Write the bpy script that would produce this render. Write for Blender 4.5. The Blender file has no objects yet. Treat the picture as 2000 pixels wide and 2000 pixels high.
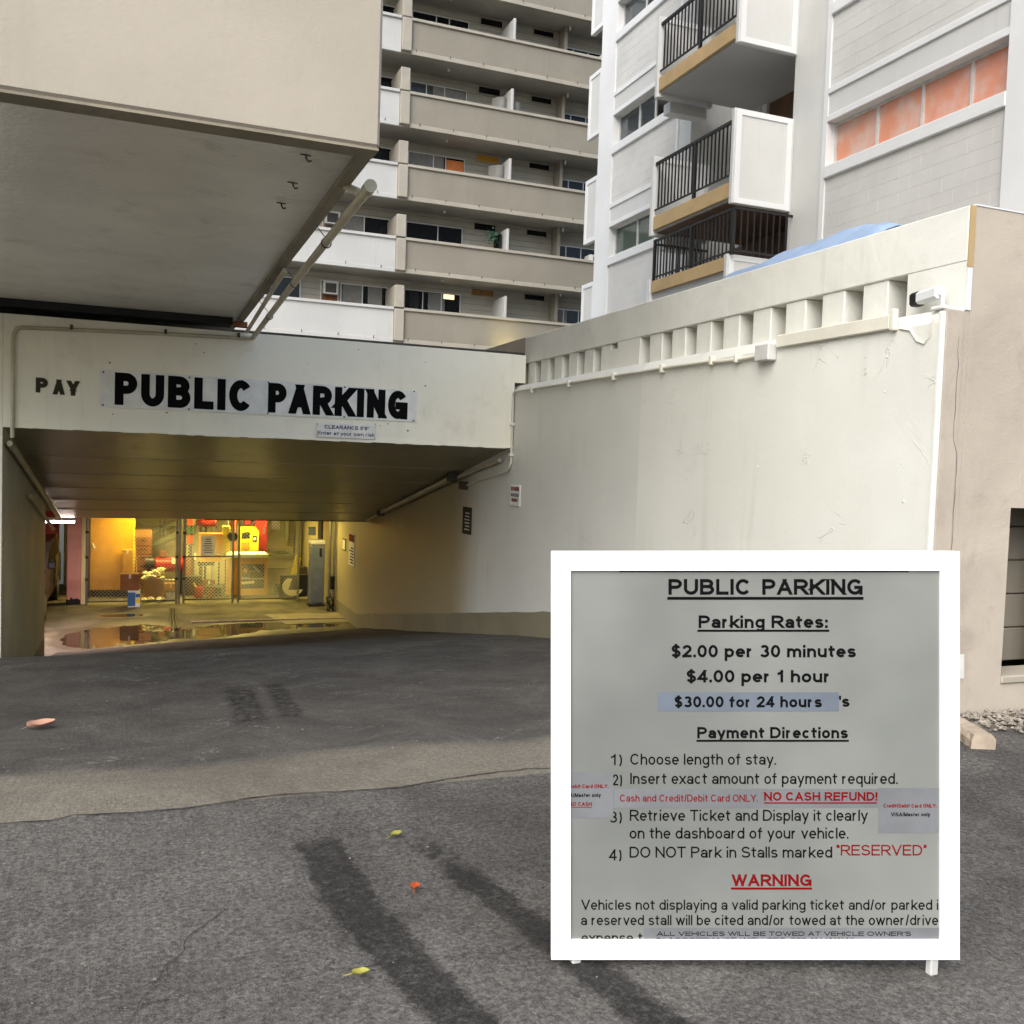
import bpy, math, random
from mathutils import Vector, Matrix, noise
random.seed(7)
R = math.radians
scene = bpy.context.scene
COL = scene.collection

# ------------------------------------------------------------------ camera
cam_d = bpy.data.cameras.new('camera'); cam = bpy.data.objects.new('camera', cam_d); COL.objects.link(cam)
scene.camera = cam
YAW, PITCH, ROLL = 0.374747, -0.048337, 0.034302
_f = Vector((math.sin(YAW)*math.cos(PITCH), math.cos(YAW)*math.cos(PITCH), math.sin(PITCH)))
_r = Vector((math.cos(YAW), -math.sin(YAW), 0)); _u = _r.cross(_f)
CR = _r*math.cos(ROLL)+_u*math.sin(ROLL); CU = -_r*math.sin(ROLL)+_u*math.cos(ROLL); CF = _f
cam.matrix_world = Matrix(((CR.x, CU.x, -CF.x, 0), (CR.y, CU.y, -CF.y, 0), (CR.z, CU.z, -CF.z, 0), (0, 0, 0, 1)))
cam_d.sensor_width = 36; cam_d.lens = 36*1850.14/2000; cam_d.clip_start = 0.05; cam_d.clip_end = 2000

# ------------------------------------------------------------------ sky, sun, exposure
SUN_EL, SUN_AZ = 42, 222          # compass-like: azimuth from +Y clockwise to +X
world = bpy.data.worlds.new('World'); scene.world = world; world.use_nodes = True
wn = world.node_tree; bg = wn.nodes['Background']
sky = wn.nodes.new('ShaderNodeTexSky'); sky.sky_type = 'NISHITA'; sky.sun_disc = False
sky.sun_elevation = R(SUN_EL); sky.sun_rotation = R(SUN_AZ); sky.dust_density = 2.0; sky.ozone_density = 1.0; sky.air_density = 1.0
wn.links.new(sky.outputs[0], bg.inputs[0]); bg.inputs[1].default_value = 0.10
sd = bpy.data.lights.new('sun', 'SUN'); sun = bpy.data.objects.new('sun', sd); COL.objects.link(sun)
sd.energy = 1.9; sd.angle = R(60); sd.color = (1, .97, .92)
sdir = Vector((math.sin(R(SUN_AZ))*math.cos(R(SUN_EL)), math.cos(R(SUN_AZ))*math.cos(R(SUN_EL)), math.sin(R(SUN_EL))))
sun.rotation_euler = sdir.to_track_quat('Z', 'Y').to_euler(); sun.location = sdir*60
scene.view_settings.view_transform = 'Standard'; scene.view_settings.look = 'None'
scene.view_settings.exposure = 1.15; scene.view_settings.gamma = 1
scene.view_settings.use_curve_mapping = False
scene.cycles.max_bounces = 6; scene.cycles.diffuse_bounces = 4; scene.cycles.glossy_bounces = 3
scene.cycles.use_adaptive_sampling = True; scene.cycles.adaptive_threshold = .035; scene.cycles.sample_clamp_indirect = 6

# ------------------------------------------------------------------ helpers
def lin(c):
    return tuple(((v/255)/12.92 if v/255 <= .04045 else ((v/255+.055)/1.055)**2.4) for v in c)+(1,)
class NT:
    def __init__(s, name):
        s.m = bpy.data.materials.new(name); s.m.use_nodes = True; s.t = s.m.node_tree; s.n = s.t.nodes
        s.b = s.n['Principled BSDF']; s.tc = s.n.new('ShaderNodeTexCoord'); s.pos = None
    def link(s, a, b): s.t.links.new(a, b)
    def P(s):
        if s.pos is None:
            s.pos = s.n.new('ShaderNodeNewGeometry').outputs['Position']
        return s.pos
    def noise(s, scale, detail=4, rough=.55, vec=None, dist=0):
        n = s.n.new('ShaderNodeTexNoise'); n.inputs['Scale'].default_value = scale
        n.inputs['Detail'].default_value = detail; n.inputs['Roughness'].default_value = rough; n.inputs['Distortion'].default_value = dist
        s.link(vec if vec is not None else s.P(), n.inputs['Vector']); return n.outputs['Fac']
    def vor(s, scale, feat='F1', vec=None, out='Distance'):
        n = s.n.new('ShaderNodeTexVoronoi'); n.feature = feat; n.inputs['Scale'].default_value = scale
        s.link(vec if vec is not None else s.P(), n.inputs['Vector']); return n.outputs[out]
    def ramp(s, fac, a, b, ca=0., cb=1., smooth=True):
        n = s.n.new('ShaderNodeMapRange'); n.interpolation_type = 'SMOOTHSTEP' if smooth else 'LINEAR'
        n.inputs[1].default_value = a; n.inputs[2].default_value = b; n.inputs[3].default_value = ca; n.inputs[4].default_value = cb
        s.link(fac, n.inputs[0]); return n.outputs[0]
    def math(s, op, a, b=None):
        n = s.n.new('ShaderNodeMath'); n.operation = op
        for i, v in ((0, a), (1, b)):
            if v is None: continue
            if isinstance(v, (int, float)): n.inputs[i].default_value = v
            else: s.link(v, n.inputs[i])
        return n.outputs[0]
    def mix(s, fac, a, b, mode='MIX'):
        n = s.n.new('ShaderNodeMix'); n.data_type = 'RGBA'; n.blend_type = mode
        for i, v in ((0, fac), (6, a), (7, b)):
            if isinstance(v, (int, float)): n.inputs[i].default_value = v
            elif isinstance(v, tuple): n.inputs[i].default_value = v
            else: s.link(v, n.inputs[i])
        return n.outputs[2]
    def xyz(s):
        n = s.n.new('ShaderNodeSeparateXYZ'); s.link(s.P(), n.inputs[0]); return n.outputs
    def bump(s, h, strength, dist=.01, prev=None):
        n = s.n.new('ShaderNodeBump'); n.inputs['Strength'].default_value = strength; n.inputs['Distance'].default_value = dist
        s.link(h, n.inputs['Height'])
        if prev is not None: s.link(prev, n.inputs['Normal'])
        return n.outputs[0]
    def done(s, col=None, rough=None, nrm=None, **kw):
        for k, v in (('Base Color', col), ('Roughness', rough), ('Normal', nrm)):
            if v is None: continue
            if isinstance(v, (int, float, tuple)): s.b.inputs[k].default_value = v
            else: s.link(v, s.b.inputs[k])
        for k, v in kw.items():
            s.b.inputs[k.replace('_', ' ')].default_value = v
        return s.m
def paint(name, c, rough=.6, var=.12, vs=1.3, bs=45, bstr=.25, bd=.004, big=.0, dirt=None, dirt_amt=.35):
    t = NT(name); base = lin(c)
    n = t.noise(vs, 5, .6)
    dark = tuple(v*(1-var*2.2) for v in base[:3])+(1,); lite = tuple(min(1, v*(1+var*.6)) for v in base[:3])+(1,)
    colr = t.mix(t.ramp(n, .3, .7), dark, lite)
    if dirt:
        d = t.ramp(t.noise(3.1, 8, .7, dist=.4), .52, .72)
        colr = t.mix(t.math('MULTIPLY', d, dirt_amt), colr, lin(dirt))
    if big:
        mp = t.n.new('ShaderNodeMapping'); mp.inputs['Scale'].default_value = (7, 7, .45); t.link(t.P(), mp.inputs['Vector'])
        run = t.math('MULTIPLY', t.ramp(t.noise(1., 6, .65, mp.outputs[0]), .52, .72), t.ramp(t.noise(.7, 3), .4, .65))
        colr = t.mix(t.math('MULTIPLY', run, .3), colr, tuple(v*.62 for v in base[:3])+(1,))
    h = t.noise(bs, 3, .6)
    nr = t.bump(h, bstr, bd)
    if big: nr = t.bump(t.noise(2.2, 4, .5, dist=.5), big, .05, nr)
    return t.done(colr, rough, nr)
def plain(name, c, rough=.5, metal=0., spec=.5, bstr=0.):
    t = NT(name); base = lin(c)
    n = t.noise(7, 5, .6)
    colr = t.mix(t.ramp(n, .3, .75), tuple(v*.82 for v in base[:3])+(1,), base)
    return t.done(colr, rough, t.bump(t.noise(90, 2), bstr, .002) if bstr else None, Metallic=metal, Specular_IOR_Level=spec)
def emit(name, c, strength):
    t = NT(name); return t.done(lin(c), .5, None, Emission_Color=lin(c), Emission_Strength=strength)

class MB:
    def __init__(s): s.v = []; s.f = []
    def add(s, vs, fs):
        o = len(s.v); s.v += [tuple(v) for v in vs]; s.f += [tuple(i+o for i in f) for f in fs]; return s
    def box(s, x0, x1, y0, y1, z0, z1):
        return s.add([(x0, y0, z0), (x1, y0, z0), (x1, y1, z0), (x0, y1, z0), (x0, y0, z1), (x1, y0, z1), (x1, y1, z1), (x0, y1, z1)],
                     [(3, 2, 1, 0), (4, 5, 6, 7), (0, 1, 5, 4), (1, 2, 6, 5), (2, 3, 7, 6), (3, 0, 4, 7)])
    def bbox(s, x0, x1, y0, y1, z0, z1, b):
        """box with all edges chamfered by b"""
        import itertools
        c = ((x0+x1)/2, (y0+y1)/2, (z0+z1)/2); h = ((x1-x0)/2, (y1-y0)/2, (z1-z0)/2)
        b = min(b, h[0]*.9, h[1]*.9, h[2]*.9)
        idx = {}; vs = []
        for sg in itertools.product((-1, 1), repeat=3):
            for a in range(3):
                p = [c[i]+sg[i]*(h[i] if i == a else h[i]-b) for i in range(3)]
                idx[(sg, a)] = len(vs); vs.append(p)
        fs = []
        def face(keys):
            pts = [Vector(vs[k]) for k in keys]; m = sum(pts, Vector())/len(pts)
            n = (pts[1]-pts[0]).cross(pts[2]-pts[0])
            if n.dot(m-Vector(c)) < 0: keys = keys[::-1]
            fs.append(tuple(keys))
        for a in range(3):
            u, w = [i for i in range(3) if i != a]
            for sa in (-1, 1):
                def S(su, sw):
                    q = [0, 0, 0]; q[a] = sa; q[u] = su; q[w] = sw; return tuple(q)
                face([idx[(S(-1, -1), a)], idx[(S(1, -1), a)], idx[(S(1, 1), a)], idx[(S(-1, 1), a)]])
            for su in (-1, 1):
                for sw in (-1, 1):
                    def T(s1):
                        q = [0, 0, 0]; q[a] = s1; q[u] = su; q[w] = sw; return tuple(q)
                    face([idx[(T(-1), u)], idx[(T(1), u)], idx[(T(1), w)], idx[(T(-1), w)]])
        for sg in itertools.product((-1, 1), repeat=3):
            face([idx[(sg, 0)], idx[(sg, 1)], idx[(sg, 2)]])
        return s.add(vs, fs)
    def prism(s, pts, d):
        """extrude polygon pts (3D list, one plane) along vector d"""
        n = len(pts); a = [Vector(p) for p in pts]; b = [p+Vector(d) for p in a]
        nn = sum(((a[i]-a[0]).cross(a[(i+1) % n]-a[0]) for i in range(1, n-1)), Vector())
        if nn.dot(Vector(d)) > 0: fs = [tuple(range(n))[::-1], tuple(range(n, 2*n))]+[(i, (i+1) % n, (i+1) % n+n, i+n) for i in range(n)]
        else: fs = [tuple(range(n)), tuple(range(n, 2*n))[::-1]]+[((i+1) % n, i, i+n, (i+1) % n+n) for i in range(n)]
        return s.add(a+b, fs)
    def tube(s, pts, r, k=10, cap=True):
        pts = [Vector(p) for p in pts]; rings = []
        prev = None
        for i, p in enumerate(pts):
            t = ((pts[i+1]-p).normalized() if i < len(pts)-1 else Vector()) + ((p-pts[i-1]).normalized() if i else Vector())
            t.normalize()
            if prev is None:
                up = Vector((0, 0, 1)) if abs(t.z) < .9 else Vector((1, 0, 0)); a = t.cross(up).normalized()
            else: a = (prev-t*prev.dot(t)).normalized()
            prev = a; b = t.cross(a)
            rr = r[i] if isinstance(r, (list, tuple)) else r
            rings.append([p+a*rr*math.cos(2*math.pi*j/k)+b*rr*math.sin(2*math.pi*j/k) for j in range(k)])
        vs = [v for g in rings for v in g]; fs = []
        for i in range(len(rings)-1):
            for j in range(k):
                fs.append((i*k+j, i*k+(j+1) % k, (i+1)*k+(j+1) % k, (i+1)*k+j))
        if cap: fs += [tuple(range(k))[::-1], tuple(range((len(rings)-1)*k, len(rings)*k))]
        return s.add(vs, fs)
    def grid(s, fn, nu, nv):
        vs = [fn(i/nu, j/nv) for j in range(nv+1) for i in range(nu+1)]
        fs = [(j*(nu+1)+i, j*(nu+1)+i+1, (j+1)*(nu+1)+i+1, (j+1)*(nu+1)+i) for j in range(nv) for i in range(nu)]
        return s.add(vs, fs)
    def mesh(s, name, mat, smooth=False):
        me = bpy.data.meshes.new(name); me.from_pydata(s.v, [], s.f)
        if mat: me.materials.append(mat)
        if smooth:
            for p in me.polygons: p.use_smooth = True
            try: me.set_sharp_from_angle(angle=R(40))
            except Exception: pass
        me.update(); return me
    def build(s, name, mat, parent=None, smooth=False):
        o = bpy.data.objects.new(name, s.mesh(name, mat, smooth)); COL.objects.link(o)
        if parent is not None: o.parent = parent
        return o
def tag(o, label=None, cat=None, group=None, kind=None):
    if label: o['label'] = label
    if cat: o['category'] = cat
    if group: o['group'] = group
    if kind: o['kind'] = kind
    return o
def empty(name, label, cat, group=None, loc=None):
    o = bpy.data.objects.new(name, None); COL.objects.link(o); o.empty_display_size = .1
    return tag(o, label, cat, group)
def link(name, me, parent, loc=(0, 0, 0), rot=None):
    o = bpy.data.objects.new(name, me); COL.objects.link(o); o.parent = parent; o.location = loc
    if rot: o.rotation_euler = rot
    return o
def B(name, mat, parent, x0, x1, y0, y1, z0, z1, b=0):
    m = MB(); (m.bbox(x0, x1, y0, y1, z0, z1, b) if b else m.box(x0, x1, y0, y1, z0, z1)); return m.build(name, mat, parent)

# ------------------------------------------------------------------ lettering: drawn stroke by stroke
CAP, XH, DESC = .716, .525, -.21
def _a(cx, cy, rx, ry, a0, a1): return ('a', cx, cy, rx, ry, a0, a1)
S_ = [[_a(.5, .75, .46, .25, 15, 270), _a(.5, .25, .5, .25, 90, -165)]]
EL = [[_a(.5, .5, .5, .5, 0, 360)]]
PB = [(0, 1), (.52, 1), _a(.52, .735, .48, .265, 90, -90), (0, .47)]
GL = {
 'A': (.67, [[(0, 0), (.5, 1)], [(1, 0), (.5, 1)], [(.22, .3), (.78, .3)]]), 'B': (.63, [[(0, 0), (0, 1)], [(0, 1), (.5, 1), _a(.5, .765, .42, .235, 90, -90), (0, .53)], [(0, .53), (.54, .53), _a(.54, .265, .46, .265, 90, -90), (0, 0)]]),
 'C': (.67, [[_a(.5, .5, .5, .5, 38, 322)]]), 'D': (.66, [[(0, 0), (0, 1)], [(0, 1), (.42, 1), _a(.42, .5, .58, .5, 90, -90), (0, 0)]]),
 'E': (.58, [[(0, 0), (0, 1)], [(0, 1), (1, 1)], [(0, .52), (.92, .52)], [(0, 0), (1, 0)]]), 'F': (.55, [[(0, 0), (0, 1)], [(0, 1), (1, 1)], [(0, .5), (.88, .5)]]),
 'G': (.7, [[_a(.5, .5, .5, .5, 38, 345)], [(.58, .46), (1, .46)], [(1, 0), (1, .46)]]), 'H': (.63, [[(0, 0), (0, 1)], [(1, 0), (1, 1)], [(0, .52), (1, .52)]]),
 'I': (.0, [[(.5, 0), (.5, 1)]]), 'K': (.66, [[(0, 0), (0, 1)], [(.98, 1), (.04, .36)], [(.36, .58), (1, 0)]]), 'L': (.55, [[(0, 0), (0, 1)], [(0, 0), (1, 0)]]),
 'M': (.74, [[(0, 0), (0, 1)], [(1, 0), (1, 1)], [(0, 1), (.5, 0)], [(1, 1), (.5, 0)]]), 'N': (.64, [[(0, 0), (0, 1)], [(1, 0), (1, 1)], [(0, 1), (1, 0)]]), 'O': (.71, EL),
 'P': (.6, [[(0, 0), (0, 1)], PB]), 'R': (.64, [[(0, 0), (0, 1)], PB, [(.5, .47), (1, 0)]]), 'S': (.61, S_), 'T': (.6, [[(0, 1), (1, 1)], [(.5, 0), (.5, 1)]]),
 'U': (.63, [[(0, 1), (0, .36), _a(.5, .36, .5, .36, 180, 360), (1, 1)]]), 'V': (.66, [[(0, 1), (.5, 0)], [(1, 1), (.5, 0)]]), 'W': (.92, [[(0, 1), (.26, 0)], [(.5, 1), (.26, 0)], [(.5, 1), (.74, 0)], [(1, 1), (.74, 0)]]),
 'Y': (.64, [[(0, 1), (.5, .42)], [(1, 1), (.5, .42)], [(.5, 0), (.5, .42)]]),
 '0': (.5, EL), '1': (.33, [[(.8, 0), (.8, 1)], [(.8, .96), (.45, .82), (0, .76)]]), '2': (.5, [[_a(.5, .72, .48, .28, 175, -35), (0, 0)], [(0, 0), (1, 0)]]),
 '3': (.5, [[_a(.48, .76, .44, .24, 155, -90)], [_a(.48, .26, .52, .26, 90, -155)]]), '4': (.52, [[(.76, 0), (.76, 1)], [(.76, 1), (0, .26)], [(0, .24), (1, .24)]]),
 '5': (.5, [[(.95, 1), (.16, 1)], [(.16, 1), (.06, .5)], [_a(.48, .33, .52, .33, 140, -155)]]), '9': (.5, [[_a(.5, .68, .5, .32, 0, 360)], [(1, .66), _a(.48, .45, .52, .45, 0, -150)]]),
 '$': (.5, S_+[[(.5, -.1), (.5, 1.1)]]), '/': (.26, [[(0, -.02), (1, 1.02)]]), '!': (0, [[(.5, .42), (.5, 1)], [(.5, 0), (.5, .02)]]), '-': (.26, [[(0, .36), (1, .36)]]),
 '.': (0, [[(.5, 0), (.5, .02)]]), ':': (0, [[(.5, 0), (.5, .02)], [(.5, .56), (.5, .58)]]), '(': (.25, [[_a(1, .42, 1, .62, 110, 250)]]), ')': (.25, [[_a(0, .42, 1, .62, 70, -70)]]),
 "'": (0, [[(.5, .82), (.5, 1)]]), '"': (.17, [[(0, .82), (0, 1)], [(1, .82), (1, 1)]]), '\u201c': (.2, [[(.1, .82), (0, 1)], [(1, .82), (.9, 1)]]), '\u201d': (.2, [[(0, .82), (.1, 1)], [(.9, .82), (1, 1)]]),
 'a': (.48, [[(1, 0), (1, .62)], [_a(.5, .62, .5, .38, 165, 0)], [_a(.46, .27, .46, .27, 0, 360)]]), 'b': (.5, [[(0, 0), (0, 2)]]+EL), 'c': (.48, [[_a(.5, .5, .5, .5, 42, 318)]]), 'd': (.5, [[(1, 0), (1, 2)]]+EL),
 'e': (.5, [[(0, .5), (1, .5)], [_a(.5, .5, .5, .5, 0, 318)]]), 'f': (.34, [[(.4, 0), (.4, 1.55), _a(.95, 1.55, .55, .45, 180, 92)], [(0, 1), (.95, 1)]]), 'g': (.5, EL+[[(1, 1), (1, -.35), _a(.5, -.35, .5, .65, 0, -150)]]),
 'h': (.48, [[(0, 0), (0, 2)], [(0, .55), _a(.5, .55, .5, .45, 180, 0), (1, 0)]]), 'i': (0, [[(.5, 0), (.5, .93)], [(.5, 1.97), (.5, 2)]]), 'k': (.46, [[(0, 0), (0, 2)], [(.95, 1), (.04, .3)], [(.36, .52), (1, 0)]]), 'l': (0, [[(.5, 0), (.5, 2)]]),
 'm': (.76, [[(0, 0), (0, 1)], [(0, .6), _a(.25, .6, .25, .4, 180, 0), (.5, 0)], [(.5, .6), _a(.75, .6, .25, .4, 180, 0), (1, 0)]]), 'n': (.48, [[(0, 0), (0, 1)], [(0, .55), _a(.5, .55, .5, .45, 180, 0), (1, 0)]]), 'o': (.5, EL),
 'p': (.5, [[(0, -1), (0, 1)]]+EL), 'q': (.5, [[(1, -1), (1, 1)]]+EL), 'r': (.34, [[(0, 0), (0, 1)], [(0, .5), _a(.9, .5, .9, .5, 180, 92)]]), 's': (.46, S_),
 't': (.34, [[(.4, 1.75), (.4, .25), _a(.95, .25, .55, .25, 180, 268)], [(0, 1), (1, 1)]]), 'u': (.48, [[(0, 1), (0, .42), _a(.5, .42, .5, .42, 180, 360), (1, 1)], [(1, 0), (1, 1)]]),
 'v': (.48, [[(0, 1), (.5, 0)], [(1, 1), (.5, 0)]]), 'w': (.72, [[(0, 1), (.26, 0)], [(.5, 1), (.26, 0)], [(.5, 1), (.74, 0)], [(1, 1), (.74, 0)]]), 'x': (.46, [[(0, 0), (1, 1)], [(0, 1), (1, 0)]]), 'y': (.48, [[(0, 1), (.5, 0)], [(1, 1), (.3, -1)]]),
}
def text_faces(body, w, sx=1., gap=.075):
    """returns verts (2D), faces, total width, in units of em; w = stroke width, sx = glyph width factor"""
    V, F = [], []; x = 0.; lvl = 0
    h = w/2
    for ch in body:
        if ch == ' ': x += .28*sx; continue
        gw, strokes = GL[ch]; W = max(gw*sx, w); low = ch.islower()
        def X(v): return x+h+v*(W-w)
        def Y(v):
            if not low: return h+v*(CAP-w)
            if v < 0: return h+v*(-DESC)
            if v <= 1: return h+v*(XH-w)
            return XH-h+(v-1)*(CAP-XH)
        for st in strokes:
            lvl += 1
            pts = []; straight = all(p[0] != 'a' for p in st)
            for p in st:
                if p[0] == 'a':
                    _, cx, cy, rx, ry, a0, a1 = p; n = max(6, int(abs(a1-a0)/15))
                    for i in range(n+1):
                        t = R(a0+(a1-a0)*i/n)
                        # keep arcs round in the inset box
                        pts.append((X(cx+rx*math.cos(t)), Y(cy+ry*math.sin(t))))
                else: pts.append((X(p[0]), Y(p[1])))
            o = len(V); zz = (lvl % 3)*.0006
            flat = straight and len(pts) == 2 and 1e-6 < abs(pts[1][1]-pts[0][1]) < .7*abs(pts[1][0]-pts[0][0])
            if straight and len(pts) == 2 and not flat:
                (xa, ya), (xb, yb) = pts
                if abs(yb-ya) < 1e-6:
                    xa, xb = min(xa, xb), max(xa, xb)
                    V += [(xa-h, ya-h, zz), (xb+h, ya-h, zz), (xb+h, ya+h, zz), (xa-h, ya+h, zz)]
                else:
                    if ya > yb: xa, ya, xb, yb = xb, yb, xa, ya
                    sl = (xb-xa)/(yb-ya); hw = h*math.sqrt(1+sl*sl); e = h
                    V += [(xa-hw-sl*e, ya-e, zz), (xa+hw-sl*e, ya-e, zz), (xb+hw+sl*e, yb+e, zz), (xb-hw+sl*e, yb+e, zz)]
                F.append((o, o+1, o+2, o+3))
            else:
                q = [pts[0]]
                for p in pts[1:]:
                    if (p[0]-q[-1][0])**2+(p[1]-q[-1][1])**2 > 1e-9: q.append(p)
                n = len(q); closed = (q[0][0]-q[-1][0])**2+(q[0][1]-q[-1][1])**2 < 1e-8
                if not closed:
                    for e0, e1, plainend in ((0, 1, st[0][0] != 'a'), (-1, -2, st[-1][0] != 'a')):
                        if plainend:
                            d0 = Vector((q[e0][0]-q[e1][0], q[e0][1]-q[e1][1])).normalized(); q[e0] = (q[e0][0]+d0.x*h, q[e0][1]+d0.y*h)
                ring = []
                for i in range(n):
                    a = q[i-1] if i else (q[-2] if closed else None); b = q[i+1] if i < n-1 else (q[1] if closed else None)
                    d1 = Vector((q[i][0]-a[0], q[i][1]-a[1])).normalized() if a else None
                    d2 = Vector((b[0]-q[i][0], b[1]-q[i][1])).normalized() if b else None
                    if d1 is None: d1 = d2
                    if d2 is None: d2 = d1
                    t = (d1+d2)
                    t = t.normalized() if t.length > 1e-6 else d1
                    nn = Vector((-t.y, t.x)); k = min(1/max(.35, nn.dot(Vector((-d1.y, d1.x)))), 2.)
                    p = Vector(q[i])
                    ring.append((p+nn*h*k, p-nn*h*k))
                for a, b in ring: V += [(a.x, a.y, zz), (b.x, b.y, zz)]
                for i in range(n-1): F.append((o+2*i+1, o+2*i+3, o+2*i+2, o+2*i))
        x += W+gap*sx+.01
    return V, F, max(x-gap*sx-.01, .01)
def lettering(body, mat, parent, origin, ex, ey, width, cap, bold=.15, name='lettering', off=.0015, slant=0., gap=.075):
    """origin: lower-left of the baseline; ex, ey unit vectors; width in m; cap height in m"""
    em = cap/CAP
    V, F, w1 = text_faces(body, bold, 1., gap); sx = max(.4, (width/em)/w1)
    V, F, w2 = text_faces(body, bold, sx, gap); kx = (width/em)/w2
    ex, ey = Vector(ex), Vector(ey); ez = ex.cross(ey); o = Vector(origin)
    m = MB(); m.add([o+ex*(v[0]*em*kx+slant*v[1]*em)+ey*(v[1]*em)+ez*(off+v[2]*em) for v in V], F)
    return m.build(name, mat, parent)

# ------------------------------------------------------------------ materials
M = {}
M['beige'] = paint('beige render', (170, 161, 145), .75, .05, .8, 60, .35, .003, .12)
M['beige_pink'] = paint('pinkish beige render', (182, 170, 154), .8, .07, 1.1, 70, .5, .004, .3, (120, 108, 94), .3)
M['beam'] = paint('cream masonry paint', (234, 230, 212), .45, .03, .9, 55, .3, .003, .12, (168, 162, 138), .2)
M['parapet'] = paint('off white masonry paint', (218, 218, 209), .6, .05, .9, 50, .4, .004, .3, (170, 165, 150), .2)
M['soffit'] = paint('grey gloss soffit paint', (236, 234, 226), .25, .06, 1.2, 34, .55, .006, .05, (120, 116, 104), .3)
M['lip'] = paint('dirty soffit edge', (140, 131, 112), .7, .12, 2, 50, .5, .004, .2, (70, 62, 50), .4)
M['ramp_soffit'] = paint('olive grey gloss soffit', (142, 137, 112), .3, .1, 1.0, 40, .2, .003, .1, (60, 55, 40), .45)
M['garage_wall'] = paint('cream garage wall', (205, 198, 168), .55, .08, 1.0, 50, .3, .003, .15, (130, 120, 90), .3)
M['inner_wall'] = paint('pale yellow garage wall', (176, 164, 122), .7, .18, 1.0, 40, .2, .003)
M['ceiling'] = paint('garage ceiling', (170, 160, 130), .7, .1)
M['red_glow_wall'] = paint('wall with painted red glow', (150, 30, 22), .6, .12)  # red light in the left bay, put into the wall colour
M['pink'] = paint('column with painted pink glow', (226, 158, 146), .55, .08, 2, 50, .3, .003)  # red light on the column front, put into its base colour
M['cream'] = paint('cream column side', (235, 224, 170), .6, .08)
M['white_paint'] = paint('white exterior paint', (220, 221, 220), .55, .03, .7, 60, .15, .002)
M['white_side'] = paint('white facade paint', (203, 203, 199), .6, .04, .5, 60, .15, .002, .03)
M['block'] = paint('painted concrete block', (202, 201, 196), .65, .05, .7, 60, .3, .003)
M['tan'] = paint('tan balcony edge', (186, 158, 112), .6, .06, 2)
M['brown'] = paint('brown wall', (104, 74, 50), .6, .15, 3)
M['tower_grey'] = paint('taupe balcony front', (132, 126, 113), .7, .05, .6, 40, .25, .004, .05)
M['tower_white'] = paint('white balcony front', (176, 176, 173), .6, .04, .6, 40, .2, .003, .05)
M['tower_trim'] = paint('light taupe trim', (156, 150, 137), .65, .05)
M['tower_soffit'] = paint('balcony underside', (160, 156, 146), .55, .06)
t = NT('lapped tower wall'); zc = t.xyz()[2]
w = t.math('FRACT', t.math('MULTIPLY', zc, 4.6)); g = t.math('MULTIPLY', t.ramp(w, 0, .12, 0, 1), 1.)
M['tower_wall'] = t.done(t.mix(g, lin((120, 116, 104)), t.mix(t.ramp(t.noise(.9), .3, .7), lin((150, 146, 134)), lin((162, 158, 146)))), .65, t.bump(g, .6, .015))
M['black'] = plain('black painted steel', (22, 20, 20), .45)
M['dark'] = plain('near black', (14, 14, 15), .6)
M['glass'] = NT('dark window glass').done(lin((16, 16, 17)), .08, None, Specular_IOR_Level=.3)
M['glass_blue'] = NT('window glass with painted sky').done(lin((60, 66, 70)), .04, None, Specular_IOR_Level=.9)  # sky reflection put into the base colour
M['glass_green'] = NT('green tinted window glass').done(lin((74, 86, 78)), .06, None, Specular_IOR_Level=.7)
M['alu'] = plain('window aluminium', (214, 214, 210), .4, .3)
M['curtain'] = plain('grey curtain', (128, 126, 122), .9)
M['curtain_o'] = plain('orange curtain', (214, 128, 70), .85)
t = NT('peach frosted pane'); n = t.ramp(t.noise(2.6, 3), .35, .65)
M['peach'] = t.done(t.mix(n, lin((214, 142, 110)), lin((206, 172, 156))), .2, None)
M['steel'] = plain('galvanised steel', (150, 150, 146), .35, .75)
M['steel_dark'] = plain('dark steel', (70, 66, 60), .45, .5)
M['pvc'] = paint('painted pipe', (196, 188, 162), .45, .1, 3, 60, .2, .002, 0, (120, 110, 88), .4)
M['conduit'] = paint('painted conduit', (216, 213, 198), .45, .05, 3)
M['sign_white'] = plain('white sign panel', (230, 230, 224), .45, 0., .3)
M['sign_grey'] = plain('weathered sign panel', (205, 204, 200), .35)
M['board_white'] = paint('white board frame', (250, 250, 248), .5, .012, 2, 60, .1, .001, 0, (226, 224, 218), .3)
t = NT('gloss grey sign face'); n = t.noise(1.6, 3)
M['board_face'] = t.done(t.mix(t.ramp(n, .3, .7), lin((110, 112, 108)), lin((132, 134, 129))), .2, t.bump(t.noise(160, 2), .08, .001))
M['sticker'] = plain('glossy label film', (118, 120, 122), .15)
M['sticker_blue'] = plain('bluish label film', (108, 116, 126), .15)
M['ink'] = plain('black lettering', (8, 8, 9), .8, 0., .12)
M['ink_soft'] = plain('worn dark lettering', (62, 60, 48), .8, 0., .12)
M['ink_red'] = plain('red lettering', (120, 12, 16), .8, 0., .12)
M['ink_purple'] = plain('purple lettering', (66, 40, 92), .8, 0., .12)
M['yellow'] = plain('yellow enamel', (206, 148, 14), .4)
M['yellow_bright'] = plain('bright yellow enamel', (240, 214, 40), .35)
M['ochre'] = plain('ochre enamel', (190, 138, 24), .5)
M['red'] = plain('red enamel', (168, 26, 18), .4)
M['orange'] = plain('orange red enamel', (206, 84, 48), .4)
M['green'] = plain('green enamel', (42, 84, 60), .45)
M['duct'] = plain('grey green pipe', (138, 142, 112), .6)
M['card'] = paint('cardboard', (168, 124, 74), .9, .1, 5)
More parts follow.
